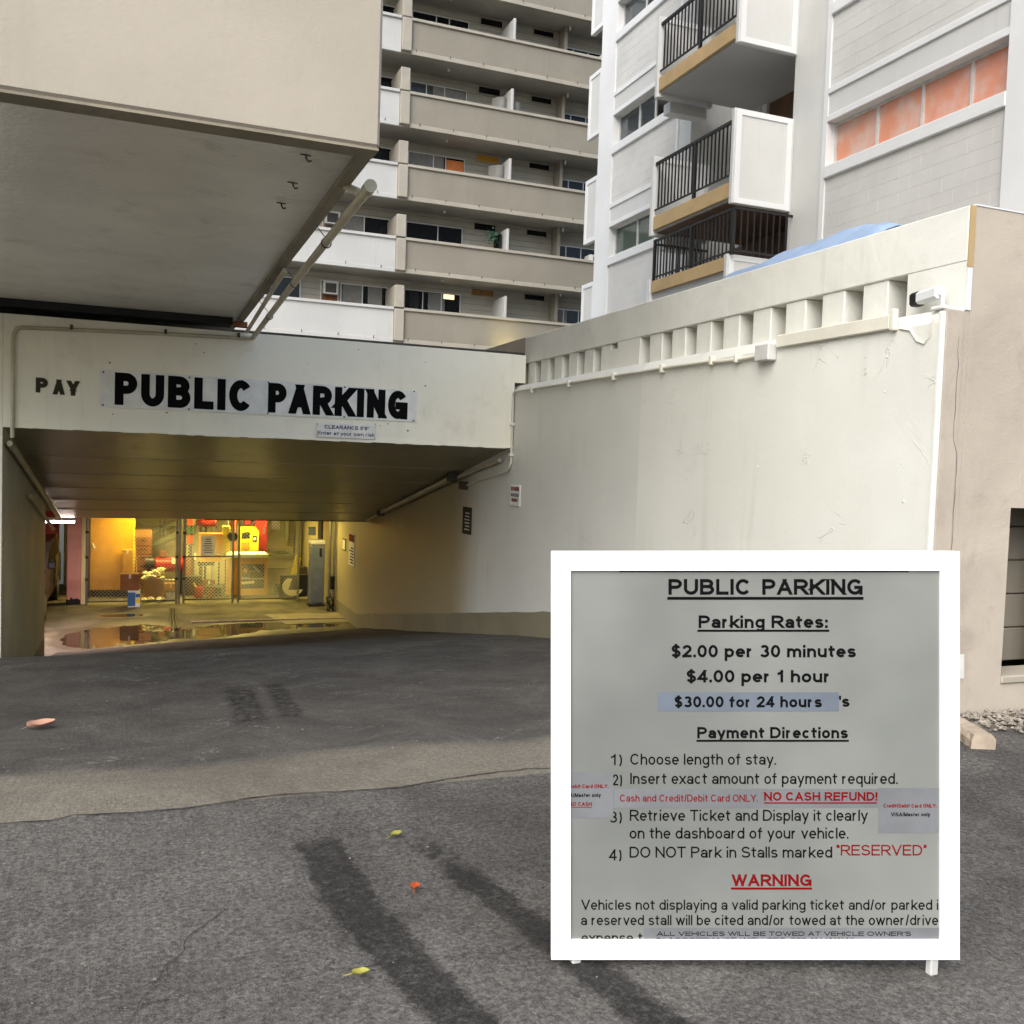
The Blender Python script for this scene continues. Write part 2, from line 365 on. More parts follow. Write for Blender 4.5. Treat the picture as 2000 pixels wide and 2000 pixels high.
M['card_dark'] = paint('old cardboard', (126, 82, 50), .9, .12, 5)
M['paper'] = plain('crumpled paper', (224, 214, 176), .9)
M['blue'] = plain('blue print', (52, 104, 160), .6)
M['slate'] = plain('slate blue enamel', (100, 108, 134), .4)
M['tarp'] = paint('blue tarp', (150, 172, 200), .6, .08, 4, 20, .4, .01)
M['car'] = plain('dull car paint', (84, 76, 74), .25)
M['rubber'] = plain('rubber', (20, 20, 20), .8)
M['band'] = paint('olive grey base paint', (134, 128, 106), .6, .08, 1.5, 50, .3, .003, .1)
M['kerb'] = paint('old kerb concrete', (176, 160, 140), .9, .12, 6, 70, .6, .006, .3)
M['gravel'] = paint('pale gravel', (150, 141, 128), .9, .25, 30)
M['leaf_brown'] = plain('dry pinkish leaf', (196, 150, 126), .7)
M['leaf_orange'] = plain('orange leaf', (170, 74, 26), .6)
M['leaf_yellow'] = plain('yellow green leaf', (150, 146, 58), .6)
M['tube_warm'] = emit('warm fluorescent tube', (255, 226, 130), 9)
M['tube_white'] = emit('white fluorescent tube', (255, 236, 226), 14)

# long painted wall: two coats of paint that meet in a sharp upright line, trowel marks
t = NT('long wall paint'); px, py, pz = t.xyz()
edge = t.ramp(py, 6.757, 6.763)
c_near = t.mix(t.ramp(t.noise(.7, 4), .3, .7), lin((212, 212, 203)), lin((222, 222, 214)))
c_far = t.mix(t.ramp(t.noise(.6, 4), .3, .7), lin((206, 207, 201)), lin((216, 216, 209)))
ramp_shade = t.ramp(py, 10.4, 11.6); c_far = t.mix(ramp_shade, c_far, lin((158, 148, 116)))  # soffit shade down the ramp painted into the wall as darker olive
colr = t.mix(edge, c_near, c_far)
scr = t.ramp(t.vor(1.7, 'DISTANCE_TO_EDGE', None), 0, .007, 1, 0)
scr = t.math('MULTIPLY', scr, t.ramp(t.noise(1.3, 2), .58, .66))
mp = t.n.new('ShaderNodeMapping'); mp.inputs['Scale'].default_value = (6, 6, .5); t.link(t.P(), mp.inputs['Vector'])
runs = t.math('MULTIPLY', t.ramp(t.noise(1., 7, .65, mp.outputs[0]), .5, .72), t.ramp(t.noise(.8, 2), .4, .65))
colr = t.mix(t.math('MULTIPLY', runs, .3), colr, lin((176, 170, 152)))
colr = t.mix(t.math('MULTIPLY', scr, .25), colr, lin((236, 234, 226)))
n1 = t.bump(t.noise(38, 3), .25, .003); n2 = t.bump(t.noise(3.2, 7, .62, dist=.8), .3, .014, n1)
rid = t.math('ABSOLUTE', t.math('SUBTRACT', t.noise(2.6, 3, .6, dist=1.6), .5)); rid = t.math('MULTIPLY', t.ramp(rid, 0, .012, 1, 0), t.ramp(t.noise(2.1, 3), .56, .64))
pock = t.math('MULTIPLY', t.ramp(t.vor(9), .03, .1, 1, 0), t.ramp(t.noise(5, 2), .56, .62))
colr = t.mix(t.math('MULTIPLY', pock, .5), colr, lin((240, 238, 232))); colr = t.mix(t.math('MULTIPLY', rid, .25), colr, lin((176, 170, 156)))
n3 = t.bump(t.math('ADD', rid, pock), .55, .006, n2)
M['long_wall'] = t.done(colr, .5, n3)

# driveway: coarse worn asphalt near, a pale scoured strip behind the joint, smooth dark ramp beyond
def streak(t, x0, y0, x1, y1, hw, soft, dn):
    px, py, _ = t.xyz(); L = math.hypot(x1-x0, y1-y0); ux, uy = (x1-x0)/L, (y1-y0)/L
    dx = t.math('SUBTRACT', px, x0); dy = t.math('SUBTRACT', py, y0)
    a = t.math('ADD', t.math('MULTIPLY', dx, ux), t.math('MULTIPLY', dy, uy))
    b = t.math('ABSOLUTE', t.math('ADD', t.math('ADD', t.math('MULTIPLY', dx, -uy), t.math('MULTIPLY', dy, ux)), dn))
    return t.math('MULTIPLY', t.math('MULTIPLY', t.ramp(b, hw-soft, hw+soft, 1, 0), t.ramp(a, -soft*4, soft*4)), t.ramp(a, L-soft*4, L+soft*4, 1, 0))
t = NT('driveway asphalt'); px, py, pz = t.xyz()
wob = t.math('MULTIPLY', t.math('SUBTRACT', t.noise(13, 8, .8), .5), .13)
pyn = t.math('ADD', py, t.math('MULTIPLY', t.math('SUBTRACT', t.noise(1.5, 5), .5), .5))
grain = t.ramp(t.noise(88, 4, .8), .34, .66, .48, 1.34, False); fine = t.ramp(t.noise(210, 2, .8), .3, .7, .7, 1.3, False)
vn = t.n.new('ShaderNodeTexVoronoi'); vn.inputs['Scale'].default_value = 74; t.link(t.P(), vn.inputs['Vector'])
sx_ = t.n.new('ShaderNodeSeparateColor'); t.link(vn.outputs['Color'], sx_.inputs[0]); stone = t.ramp(sx_.outputs[0], 0, 1, .74, 1.26, False)
gr = t.math('MULTIPLY', t.math('MULTIPLY', grain, fine), stone)
wear = t.ramp(t.noise(1.3, 6, .65, dist=.6), .3, .7)
mp = t.n.new('ShaderNodeMapping'); mp.inputs['Scale'].default_value = (1, .13, 1); mp.inputs['Rotation'].default_value = (0, 0, -.12); t.link(t.P(), mp.inputs['Vector'])
ridge = t.noise(58, 3, .6, mp.outputs[0]); rmask = t.math('MULTIPLY', t.ramp(px, .1, .7, 1, .15), t.ramp(t.noise(.9, 3), .3, .6, .3, 1)); rl = t.ramp(ridge, .32, .68, -.2, .14, False)
gr = t.math('MULTIPLY', gr, t.math('ADD', 1., t.math('MULTIPLY', rl, rmask)))
near_c = t.mix(1., t.mix(wear, lin((94, 91, 87)), lin((126, 122, 116))), gr, 'MULTIPLY')
speck = t.math('MULTIPLY', t.ramp(t.vor(55, out='Distance'), .0, .16, 1, 0), t.ramp(t.noise(40, 1), .50, .58))
near_c = t.mix(t.math('MULTIPLY', speck, .65), near_c, lin((190, 186, 178)))
gr2 = t.ramp(gr, .3, 1.8, .62, 1.35, False)
far_c = t.mix(1., t.mix(t.ramp(t.noise(1.7, 7, .7, dist=.8), .3, .7), lin((84, 81, 77)), lin((110, 106, 100))), gr2, 'MULTIPLY')
pale = t.math('MULTIPLY', t.ramp(t.noise(6, 8, .75, dist=.8), .58, .7), .4); far_c = t.mix(pale, far_c, lin((128, 124, 118)))
lnn = t.math('ABSOLUTE', t.math('SUBTRACT', t.noise(1.6, 6, .65, dist=.9), .5)); lnn = t.math('MULTIPLY', t.math('MULTIPLY', t.ramp(lnn, .0, .012, 1, 0), t.ramp(t.noise(3, 3), .52, .6)), t.ramp(t.noise(30, 3, .8), .42, .55))
far_c = t.mix(t.math('MULTIPLY', lnn, .55), far_c, lin((168, 164, 156)))
near_c = t.mix(t.math('MULTIPLY', t.ramp(t.noise(2.4, 7, .7, dist=.7), .56, .7), .35), near_c, lin((66, 63, 60)))
strip_c = t.mix(1., t.mix(wear, lin((122, 115, 103)), lin((152, 145, 131))), gr2, 'MULTIPLY')
m_strip = t.ramp(py, 3.44, 3.46); far_edge = t.ramp(pyn, 3.92, 4.2)
colr = t.mix(m_strip, near_c, t.mix(far_edge, strip_c, far_c))
marks = None
for a in ((.54, 2.98, .566, 2.42, .072, .016), (.566, 2.42, .64, 2.0, .068, .016), (.63, 2.04, .78, 1.4, .06, .016),
          (.905, 2.62, .975, 2.28, .05, .016), (.975, 2.28, 1.06, 1.8, .056, .016), (1.05, 1.85, 1.2, 1.3, .056, .016)):
    L_ = math.hypot(a[2]-a[0], a[3]-a[1]); e_ = .07/L_; a = (a[0]-(a[2]-a[0])*e_*.3, a[1]-(a[3]-a[1])*e_*.3, a[2]+(a[2]-a[0])*e_, a[3]+(a[3]-a[1])*e_, a[4], a[5])
    s = streak(t, *a, wob); marks = s if marks is None else t.math('MAXIMUM', marks, s)
marks = t.math('MULTIPLY', marks, t.ramp(t.noise(38, 6, .85), .3, .58, .42, 1))
colr = t.mix(t.math('MULTIPLY', marks, .92), colr, t.mix(1., lin((54, 52, 50)), gr2, 'MULTIPLY'))
soft = None
for a in ((.54, 4.85, .60, 6.15, .085, .03), (.76, 4.95, .82, 6.2, .06, .03), (.86, 2.9, .91, 2.55, .05, .04)):
    s = streak(t, *a, wob); soft = s if soft is None else t.math('MAXIMUM', soft, s)
soft = t.math('MULTIPLY', soft, t.ramp(t.noise(20, 6, .8), .36, .6))
colr = t.mix(t.math('MULTIPLY', soft, .8), colr, lin((36, 36, 35)))
scuff = t.math('MULTIPLY', t.ramp(t.noise(3.4, 8, .75, dist=.6), .64, .74), t.ramp(py, 4.4, 5.2))
colr = t.mix(t.math('MULTIPLY', scuff, .3), colr, lin((140, 138, 132)))
g1 = t.bump(gr, .8, .008); g2 = t.bump(t.vor(48, 'F1'), .35, .006, g1); g3 = t.bump(ridge, .35, .008, t.bump(t.noise(7, 3), .3, .02, g2))
rg = t.math('SUBTRACT', .95, t.math('MULTIPLY', marks, .1))
M['asphalt'] = t.done(colr, rg, g3, Specular_IOR_Level=.12)

# garage floor: stained concrete with standing water
t = NT('wet garage concrete'); px, py, pz = t.xyz()
def blob(cx, cy, rx, ry):
    a = t.math('DIVIDE', t.math('SUBTRACT', px, cx), rx); b = t.math('DIVIDE', t.math('SUBTRACT', py, cy), ry)
    return t.math('ADD', t.math('MULTIPLY', a, a), t.math('MULTIPLY', b, b))
d = None
for bl in ((-.05, 17.2, .8, 1.0), (.95, 17.05, .9, .5), (2.0, 17.6, 1.1, .45), (-.7, 16.9, .5, .9), (1.5, 17.3, .6, .45), (3.0, 17.5, .5, .2), (-.3, 19.2, .4, .2)):
    q = blob(*bl); d = q if d is None else t.math('MINIMUM', d, q)
d = t.math('ADD', d, t.math('MULTIPLY', t.math('SUBTRACT', t.noise(3.2, 6, .6), .5), 1.5))
water = t.ramp(d, .85, .95, 1, 0); damp = t.ramp(d, 1.0, 2.6, 1, 0)
dry = t.mix(t.ramp(t.noise(1.6, 6, .65), .3, .7), lin((56, 52, 40)), lin((108, 100, 82)))
dry = t.mix(t.ramp(t.noise(5, 7, .7), .55, .7), dry, lin((96, 88, 70)))
colr = t.mix(damp, dry, lin((78, 70, 56))); colr = t.mix(water, colr, lin((44, 38, 28)))
rg = t.mix(water, t.mix(damp, (.75, .75, .75, 1), (.4, .4, .4, 1)), (.03, .03, .03, 1))
bn = t.math('MULTIPLY', t.noise(30, 4, .7), t.math('SUBTRACT', 1, water))
M['wet_floor'] = t.done(colr, rg, t.bump(bn, .5, .006))

# ------------------------------------------------------------------ the ground
PY = [-60, 2, 3.7, 8.4, 10.2, 13.8, 16.2, 17.2, 40]; PZ = [-1.2, -1.2, -1.24, -1.66, -1.95, -2.535, -2.91, -3.09, -3.09]
def gz(x, y):
    for i in range(len(PY)-1):
        if y <= PY[i+1]: z = PZ[i]+(PZ[i+1]-PZ[i])*(y-PY[i])/(PY[i+1]-PY[i]); break
    k = min(max((y-8)/5, 0), 1); k = k*k*(3-2*k)
    return z-.045*min(max(3.74-x, 0), 4.9)*k
FLOOR = -3.07
def frange(a, b, n): return [a+(b-a)*i/n for i in range(n+1)]
xs = frange(-40, -8, 6)[:-1]+frange(-8, -1.15, 14)[:-1]+frange(-1.15, 3.74, 70)[:-1]+frange(3.74, 8, 20)[:-1]+frange(8, 40, 6)
ys = frange(-40, 0, 10)[:-1]+frange(0, 9.5, 130)[:-1]+frange(9.5, 18, 60)
mb = MB(); idx = {}
for j, y in enumerate(ys):
    for i, x in enumerate(xs):
        z = gz(x, y)+(noise.noise((x*.8, y*.8, 0))*.012+noise.noise((x*3, y*3, 5))*.004 if abs(x) < 9 else 0)
        idx[(i, j)] = len(mb.v); mb.v.append((x, y, z))
for j in range(len(ys)-1):
    for i in range(len(xs)-1):
        cx, cy = (xs[i]+xs[i+1])/2, (ys[j]+ys[j+1])/2
        if cy > 9.5 and not -1.15 < cx < 3.74: continue
        if cx > 3.74 and cy > 3.9: continue
        mb.f.append((idx[(i, j)], idx[(i+1, j)], idx[(i+1, j+1)], idx[(i, j+1)]))
drive = tag(mb.build('driveway', M['asphalt'], None, True), kind='structure')
mb = MB()
for a in ((-400, 400, -400, -40), (-400, -40, -40, 400), (40, 400, -40, 400), (-40, 40, 60, 400)):
    mb.add([(a[0], a[2], -1.22), (a[1], a[2], -1.22), (a[1], a[3], -1.22), (a[0], a[3], -1.22)], [(0, 1, 2, 3)])
tag(mb.build('ground', M['asphalt']), kind='structure')
gf = MB().add([(-8, 13.7, FLOOR), (6, 13.7, FLOOR), (6, 24, FLOOR), (-8, 24, FLOOR)], [(0, 1, 2, 3)]).build('garage_floor', M['wet_floor'])
tag(gf, kind='structure')

def ribbon(pts, w, name, mat, parent, jag=.35, lift=.004):
    """a narrow open crack or joint lying on the driveway"""
    P = []
    for (xa, ya), (xb, yb) in zip(pts[:-1], pts[1:]):
        n = max(2, int(math.hypot(xb-xa, yb-ya)/.02))
        for i in range(n):
            k = i/n; P.append((xa+(xb-xa)*k, ya+(yb-ya)*k))
    P.append(pts[-1]); vs = []
    for i, (x, y) in enumerate(P):
        o = noise.noise((x*9, y*9, 3))*.02*jag*2+noise.noise((x*40, y*40, 8))*.006
        ww = w*(.4+.9*abs(noise.noise((x*14, y*14, 1))))
        a = P[max(0, i-1)]; b = P[min(len(P)-1, i+1)]; d = Vector((b[0]-a[0], b[1]-a[1])).normalized(); nx, ny = -d.y, d.x
        for s in (-1, 1):
            qx, qy = x+nx*(o+s*ww), y+ny*(o+s*ww); vs.append((qx, qy, gz(qx, qy)+noise.noise((qx*.8, qy*.8, 0))*.012+noise.noise((qx*3, qy*3, 5))*.004+lift))
    mb = MB(); mb.add(vs, [(2*i, 2*i+1, 2*i+3, 2*i+2) for i in range(len(P)-1)]); return mb.build(name, mat, parent)
M['crack'] = plain('open crack', (38, 36, 34), .95)
ribbon([(-1.2, 3.46), (-.38, 3.445), (-.24, 3.436), (-.2, 3.459), (0, 3.423), (.23, 3.437), (.49, 3.474), (.6, 3.457), (.93, 3.427), (1.13, 3.478), (1.48, 3.527), (1.6, 3.5), (2.4, 3.5), (3.6, 3.52)], .006, 'joint_crack', M['crack'], drive)
ribbon([(.23, 2.58), (.17, 2.5), (.12, 2.42), (.1, 2.34), (.02, 2.23), (-.09, 2.19)], .0018, 'crack', M['crack'], drive, 1)
ribbon([(.1, 2.34), (.0, 2.1), (-.02, 1.95)], .0012, 'crack', M['crack'], drive, 1)
ribbon([(-.2, 2.12), (.24, 2.17), (.6, 2.15), (.88, 2.13), (1.3, 2.2)], .0013, 'crack', M['crack'], drive, .6)
def leaf(name, x, y, L, W, mat, ang, label, curl=.3):
    mb = MB(); n = 10
    def fn(u, v):
        s = (u-.5)*L; wv = W*.5*math.sin(math.pi*min(1, u*.96+.02))**.7*(v-.5)*2
        zc = .004+curl*L*((v-.5)**2)*1.3+curl*.3*L*(u-.4)**2+.0012*math.sin(u*11+v*7)
        ca, sa = math.cos(ang), math.sin(ang); return (x+s*ca-wv*sa, y+s*sa+wv*ca, gz(x, y)+.012+zc)
    mb.grid(fn, n, 6)
    mb.tube([(fn(0, .5)), (fn(0, .5)[0]-.02*math.cos(ang), fn(0, .5)[1]-.02*math.sin(ang), gz(x, y)+.012)], .0012, 5)
    o = mb.build(name, mat, None, True); return tag(o, label, 'leaf')
leaf('fallen_leaf', -.435, 5.08, .125, .1, M['leaf_brown'], .15, 'large dry pinkish brown leaf lying left on the dark ramp', .55)
leaf('fallen_leaf', .79, 2.94, .045, .03, M['leaf_yellow'], .5, 'small pale yellow green leaf between the tops of the two tyre marks')
leaf('fallen_leaf', .738, 2.526, .036, .03, M['leaf_orange'], 1.2, 'small orange leaf curled up between the two dark tyre marks', .6)
leaf('fallen_leaf', .492, 2.11, .04, .026, M['leaf_yellow'], -.2, 'yellow green half folded leaf beside the left tyre mark at the bottom', .5)
mb = MB()
for k in range(150):
    x = random.uniform(-1, 2.2); y = random.choice((random.uniform(1.8, 3.4), random.uniform(3.6, 6))); s = random.choice((random.uniform(.0008, .0018), random.uniform(.0008, .0018), random.uniform(.0015, .0035)))
    z = gz(x, y)+.008; mb.bbox(x-s, x+s*1.6, y-s, y+s, z-s, z+s, s*.4)
tag(mb.build('loose_chips', M['gravel']), 'tiny pale stone chips scattered over the asphalt', 'grit', kind='stuff')
# gravel strip and broken kerb stone at the foot of the beige wall
mb = MB()
for k in range(1300):
    x = random.uniform(3.62, 5.2); y = random.uniform(3.05, 3.69)
    if y < 3.6-(x-3.75)*.9: continue
    s = random.uniform(.008, .02); z = gz(x, y)+.012+random.random()*.02
    a = random.random()*6.3; ca, sa = math.cos(a)*s, math.sin(a)*s
    mb.add([(x+ca, y+sa, z), (x-sa, y+ca, z+s*.3), (x-ca, y-sa, z), (x+sa, y-ca, z-s*.1), (x, y, z+s*.8), (x, y, z-s*.6)], [(0, 1, 4), (1, 2, 4), (2, 3, 4), (3, 0, 4), (1, 0, 5), (2, 1, 5), (3, 2, 5), (0, 3, 5)])
tag(mb.build('gravel', M['gravel']), 'pale loose gravel strip at the foot of the beige wall', 'gravel', kind='stuff')
mb = MB()
def kfn(u, v):
    prof = [(-.055, -.02), (-.055, .05), (-.035, .07), (.04, .065), (.055, .04), (.055, -.02)][min(5, int(v*5+.01))]
    x0, y0, x1, y1 = 3.80, 3.56, 3.63, 3.2; L = math.hypot(x1-x0, y1-y0); nx, ny = (y1-y0)/L, -(x1-x0)/L
    x = x0+(x1-x0)*u; y = y0+(y1-y0)*u; j = noise.noise((x*20, v*7, y*20))*.012
    return (x+nx*(prof[0]+j), y+ny*(prof[0]+j), gz(x, y)+prof[1]+j)
mb.grid(kfn, 12, 5); mb.f.append(tuple(j*13+12 for j in range(6))); mb.f.append(tuple(j*13 for j in range(6))[::-1])
tag(mb.build('kerb_stone', M['kerb']), 'broken concrete kerb stone at the end of the beige wall', 'kerb')

# ------------------------------------------------------------------ parking garage entrance
WX = 3.74; BY = 9.55; LX = -1.15
gar = empty('parking_garage', 'cream parking garage entrance with a deep header beam and a ramp going down', 'garage')
hb = MB().box(LX, WX-.004, BY, BY+.32, .21, 1.2); hb.box(WX-.006, WX+.12, BY+.003, BY+.3, .9, 1.199)
beam = hb.build('header_beam', M['beam'], gar)
m = MB()     # uneven drip edge under the beam
for i in range(60):
    x0 = LX+(WX-LX)*i/60; x1 = LX+(WX-LX)*(i+1)/60; m.box(x0, x1, BY-.006-random.random()*.004, BY+.03, .195-random.random()*.008, .214)
m.build('drip_edge', M['beam'], beam)
mb = MB()    # top edge capping with small bumps
mb.box(1.05, WX+.1, BY+.0, BY+.33, 1.202, 1.222); mb.build('roof_felt_edge', M['steel_dark'], beam)
# sloping soffit slab
Zf, Zb, Ye = .205, -1.0, 16.42
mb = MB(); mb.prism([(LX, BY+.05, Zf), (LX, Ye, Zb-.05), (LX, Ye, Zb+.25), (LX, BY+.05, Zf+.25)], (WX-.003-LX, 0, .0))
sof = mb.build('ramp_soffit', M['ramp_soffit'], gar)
mb = MB()
for k in range(1, 6):
    y = BY+.4+k*1.08; z = Zf+(Zb-.05-Zf)*(y-BY-.05)/(Ye-BY-.05)
    mb.prism([(LX+.02, y, z-.0045), (LX+.02, y+.035, z-.0045-.007), (LX+.02, y+.035, z+.02), (LX+.02, y, z+.02)], (WX-LX-.05, 0, 0))
mb.build('board_mark', M['ramp_soffit'], sof)
B('left_wall', M['garage_wall'], gar, LX-.3, LX, BY+.02, 13.78, -3.3, .28)
B('left_base_band', M['band'], gar, LX-.28, LX+.003, BY+.4, 13.783, -3.3, -2.45)
B('left_front_wall', M['beam'], gar, -14, LX-.002, BY, BY+.3, -2.2, 1.2)
B('garage_ceiling', M['ceiling'], gar, -8, 6, Ye+.01, 24.3, -.95, -.75)
B('garage_ceiling', M['ceiling'], gar, -8, LX-.31, 13.0, Ye, -.95, -.75)
B('garage_roof', M['tower_soffit'], gar, -14, WX-.02, BY+.33, 33.0, .95, 1.15)
B('back_wall', M['inner_wall'], gar, -1.6, 6, 23.7, 24, -3.2, -.95)
B('left_side_wall', M['red_glow_wall'], gar, -8, -1.62, 22.4, 22.7, -3.2, -.95)
B('far_left_wall', M['ceiling'], gar, -8.2, -8, 13, 24, -3.2, -.95)
B('left_return_wall', M['ceiling'], gar, -8, LX-.305, 13.5, 13.76, -3.2, -.95)
B('red_glow_wall_base', M['dark'], gar, -8, -1.63, 22.38, 22.4, -3.2, -2.5)
# columns and lamps of the garage
cl = empty('garage_column', 'cream square column with painted pink glow at the left of the garage fence', 'column')
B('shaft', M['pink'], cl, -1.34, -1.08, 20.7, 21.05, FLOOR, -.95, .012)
B('cream_side', M['cream'], cl, -1.079, -.99, 20.72, 21.05, FLOOR, -.95, .01)
mb = MB()
for k in range(7): x = -1.345+k*.037; mb.box(x, x+.036, 20.692, 20.7, FLOOR, FLOOR+.1+random.random()*.05)
mb.build('scuffed_foot', M['rubber'], cl)
def fixture(x0, x1, y, z, label, tubemat, color, power, grp):
    f = empty('fluorescent_lamp', label, 'lamp', grp)
    B('housing', M['sign_white'], f, x0, x1, y-.06, y+.06, z, z+.05, .01)
    for dy in (-.03, .03): MB().tube([(x0+.03, y+dy, z-.02), (x1-.03, y+dy, z-.02)], .014, 10).build('tube', tubemat, f, True)
    for xx in (x0+.2, x1-.2): MB().tube([(xx, y, z+.05), (xx, y, -.95)], .006, 6).build('hanger', M['steel'], f)
    ld = bpy.data.lights.new('tube_light', 'AREA'); ld.shape = 'RECTANGLE'; ld.size = x1-x0; ld.size_y = .1; ld.energy = power; ld.color = color
    lo = bpy.data.objects.new('tube_light', ld); COL.objects.link(lo); lo.parent = f; lo.location = ((x0+x1)/2, y, z-.045)
WARM = (1, .80, .22)
fixture(2.2, 3.4, 19.0, -1.06, 'warm fluorescent lamp over the floor in front of the chain link fence', M['tube_warm'], WARM, 16, 'garage ceiling lamps')
fixture(-.4, .8, 21.3, -1.1, 'warm fluorescent lamp above the yellow cabinet behind the fence', M['tube_warm'], WARM, 38, 'garage ceiling lamps')
fixture(1.6, 2.8, 22.0, -1.1, 'warm fluorescent lamp above the yellow engine behind the fence', M['tube_warm'], WARM, 52, 'garage ceiling lamps')
fixture(-2.3, -.95, 16.75, -1.12, 'white fluorescent lamp at the garage ceiling beside the end of the left wall', M['tube_white'], (1, .78, .74), 75, 'garage ceiling lamps')

# ------------------------------------------------------------------ upper building overhanging the driveway
ov = empty('overhanging_building', 'plain beige building block overhanging the driveway at upper left', 'building')
B('facade', M['beige'], ov, -3.4, .905, 3.94, 4.10, 1.30, 14, .012)
B('side_wall', M['beige'], ov, .70, .90, 4.101, 16, 1.345, 14)
B('soffit', M['soffit'], ov, -3.4, .845, 4.06, 9.48, 1.325, 1.5)
B('edge_lip', M['lip'], ov, -3.4, .902, 3.945, 4.06, 1.288, 1.299)
B('edge_lip', M['lip'], ov, .84, .898, 4.061, 9.5, 1.29, 1.3)
B('edge_lip', M['lip'], ov, .842, .9, 4.062, 9.5, 1.301, 1.36)
B('rear_gap_shade', M['dark'], ov, -3.4, .8, 9.485, 9.75, 1.26, 1.7)  # near black block painted as the shade in the gap above the beam
B('rear_slab', M['beige'], ov, -3.4, .69, 9.76, 16, 1.33, 1.6)
B('rust_plate', M['card_dark'], ov, .80, .93, 9.42, 9.5, 1.235, 1.285)
for k, (x, y) in enumerate(((.65, 4.25), (.66, 4.70), (.66, 5.1))):
    mb = MB(); mb.tube([(x, y, 1.335), (x+.002, y, 1.31), (x+.012, y+.01, 1.298), (x+.026, y+.004, 1.302)], .004, 6); mb.tube([(x-.024, y, 1.322), (x+.024, y+.01, 1.323)], .003, 5)
    tag(mb.build('ceiling_hook', M['steel_dark']), ('rusty hook under the beige overhang, nearest of three', 'rusty hook under the beige overhang, middle of three', 'rusty hook under the beige overhang, farthest of three')[k], 'hook', 'hooks under the overhang')
dp = empty('drain_pipe', 'cream plastic drain pipe slung along the right edge of the overhang', 'pipe')
MB().tube([(.93, 4.28, 1.215), (.95, 6.4, 1.195), (.99, 9.5, 1.15)], .023, 16).build('pipe', M['pvc'], dp, True)
MB().tube([(.929, 4.2, 1.216), (.93, 4.28, 1.215)], .029, 16).build('end_cap', M['pvc'], dp, True)
MB().tube([(.925, 4.42, 1.24), (.90, 4.5, 1.275), (.89, 4.55, 1.3)], .02, 12).build('branch', M['pvc'], dp, True)
MB().tube([(.89, 6.6, 1.27), (.93, 9.45, 1.2)], .018, 8).build('thin_pipe', M['pvc'], dp, True)
MB().tube([(.947, 6.1, 1.198), (.947, 6.2, 1.197)], .027, 16).build('coupling', M['pvc'], dp, True)
for y in (5.35, 6.6, 8.1):
    z = 1.215-(y-4.28)*.0125; xx = .93+(y-4.28)*.0115
    MB().tube([(xx+.027*math.cos(a), y, z+.027*math.sin(a)) for a in [k*math.pi/8 for k in range(17)]], .004, 5).build('strap', M['steel_dark'], dp)
    MB().tube([(xx-.01, y, z+.033), (.87, y, 1.31)], .003, 5).build('hanger_wire', M['steel_dark'], dp)
bc = empty('beam_conduit', 'thin painted conduit along the top left of the header beam', 'conduit')
MB().tube([(-1.07, 9.535, .1), (-1.07, 9.535, .96), (-1.062, 9.535, 1.03), (-1.04, 9.535, 1.07), (-1.0, 9.535, 1.085), (0, 9.535, 1.12), (.95, 9.535, 1.145), (1.0, 9.52, 1.15)], .018, 10).build('conduit', M['pvc'], bc, True)
for x in (-.6, .2, .86): B('clip', M['steel_dark'], bc, x-.012, x+.012, 9.515, 9.55, 1.085+(x+1)*.032, 1.13+(x+1)*.032)

# signs on the beam
sg = empty('parking_sign', 'long white sign with black PUBLIC PARKING lettering on the header beam', 'sign')
sp = MB().prism([(-.357, BY-.012, .416), (2.652, BY-.012, .424), (2.655, BY-.012, .745), (-.357, BY-.012, .763)], (0, .011, 0)).build('panel', M['sign_white'], sg)
lettering('PUBLIC', M['ink'], sp, (-.232, BY-.0125, .442), (1, 0, 0), (0, 0, 1), 1.232, .298, .185, gap=.09)
lettering('PARKING', M['ink'], sp, (1.150, BY-.0125, .443), (1, 0, 0), (0, 0, 1), 1.405, .29, .185, gap=.085)
for x in (-.33, .42, 1.15, 1.9, 2.62):
    for z in (.435, .735): MB().tube([(x, BY-.0155, z), (x, BY-.011, z)], .009, 8).build('screw', M['steel_dark'], sp)
pay = empty('pay_lettering', 'worn dark PAY letters fixed to the beam left of the white sign', 'sign')
for ch, x0, x1, z0 in (('P', -.888, -.79, .515), ('A', -.745, -.655, .508), ('Y', -.63, -.535, .504)):
    lettering(ch, M['ink_soft'], pay, (x0, BY-.003, z0), (1, 0, 0), (0, 0, 1), x1-x0, .135, .2, 'letter')
cs = empty('clearance_sign', 'small white clearance sign with purple lettering at the bottom of the beam', 'sign')
cp = B('panel', M['sign_white'], cs, 1.627, 2.228, BY-.02, BY-.008, .222, .366, .004)
lettering("CLEARANCE 5'9\"", M['ink_purple'], cp, (1.705, BY-.0205, .312), (1, 0, 0), (0, 0, 1), .445, .036, .15)
lettering('Enter at your own risk', M['ink_purple'], cp, (1.637, BY-.0205, .25), (1, 0, 0), (0, 0, 1), .575, .036, .12)
for x in (1.637, 2.218):
    for z in (.235, .353): MB().tube([(x, BY-.023, z), (x, BY-.019, z)], .005, 8).build('screw', M['steel_dark'], cp)
mb = MB()
for k in range(14):
    x, z = random.uniform(-.9, 3.6), random.choice((random.uniform(.8, 1.15), random.uniform(.25, .4))); s = random.uniform(.003, .008)
    mb.bbox(x-s, x+s*1.3, BY-.004, BY+.002, z-s, z+s, .003)
mb.build('chip', M['ink_soft'], beam)

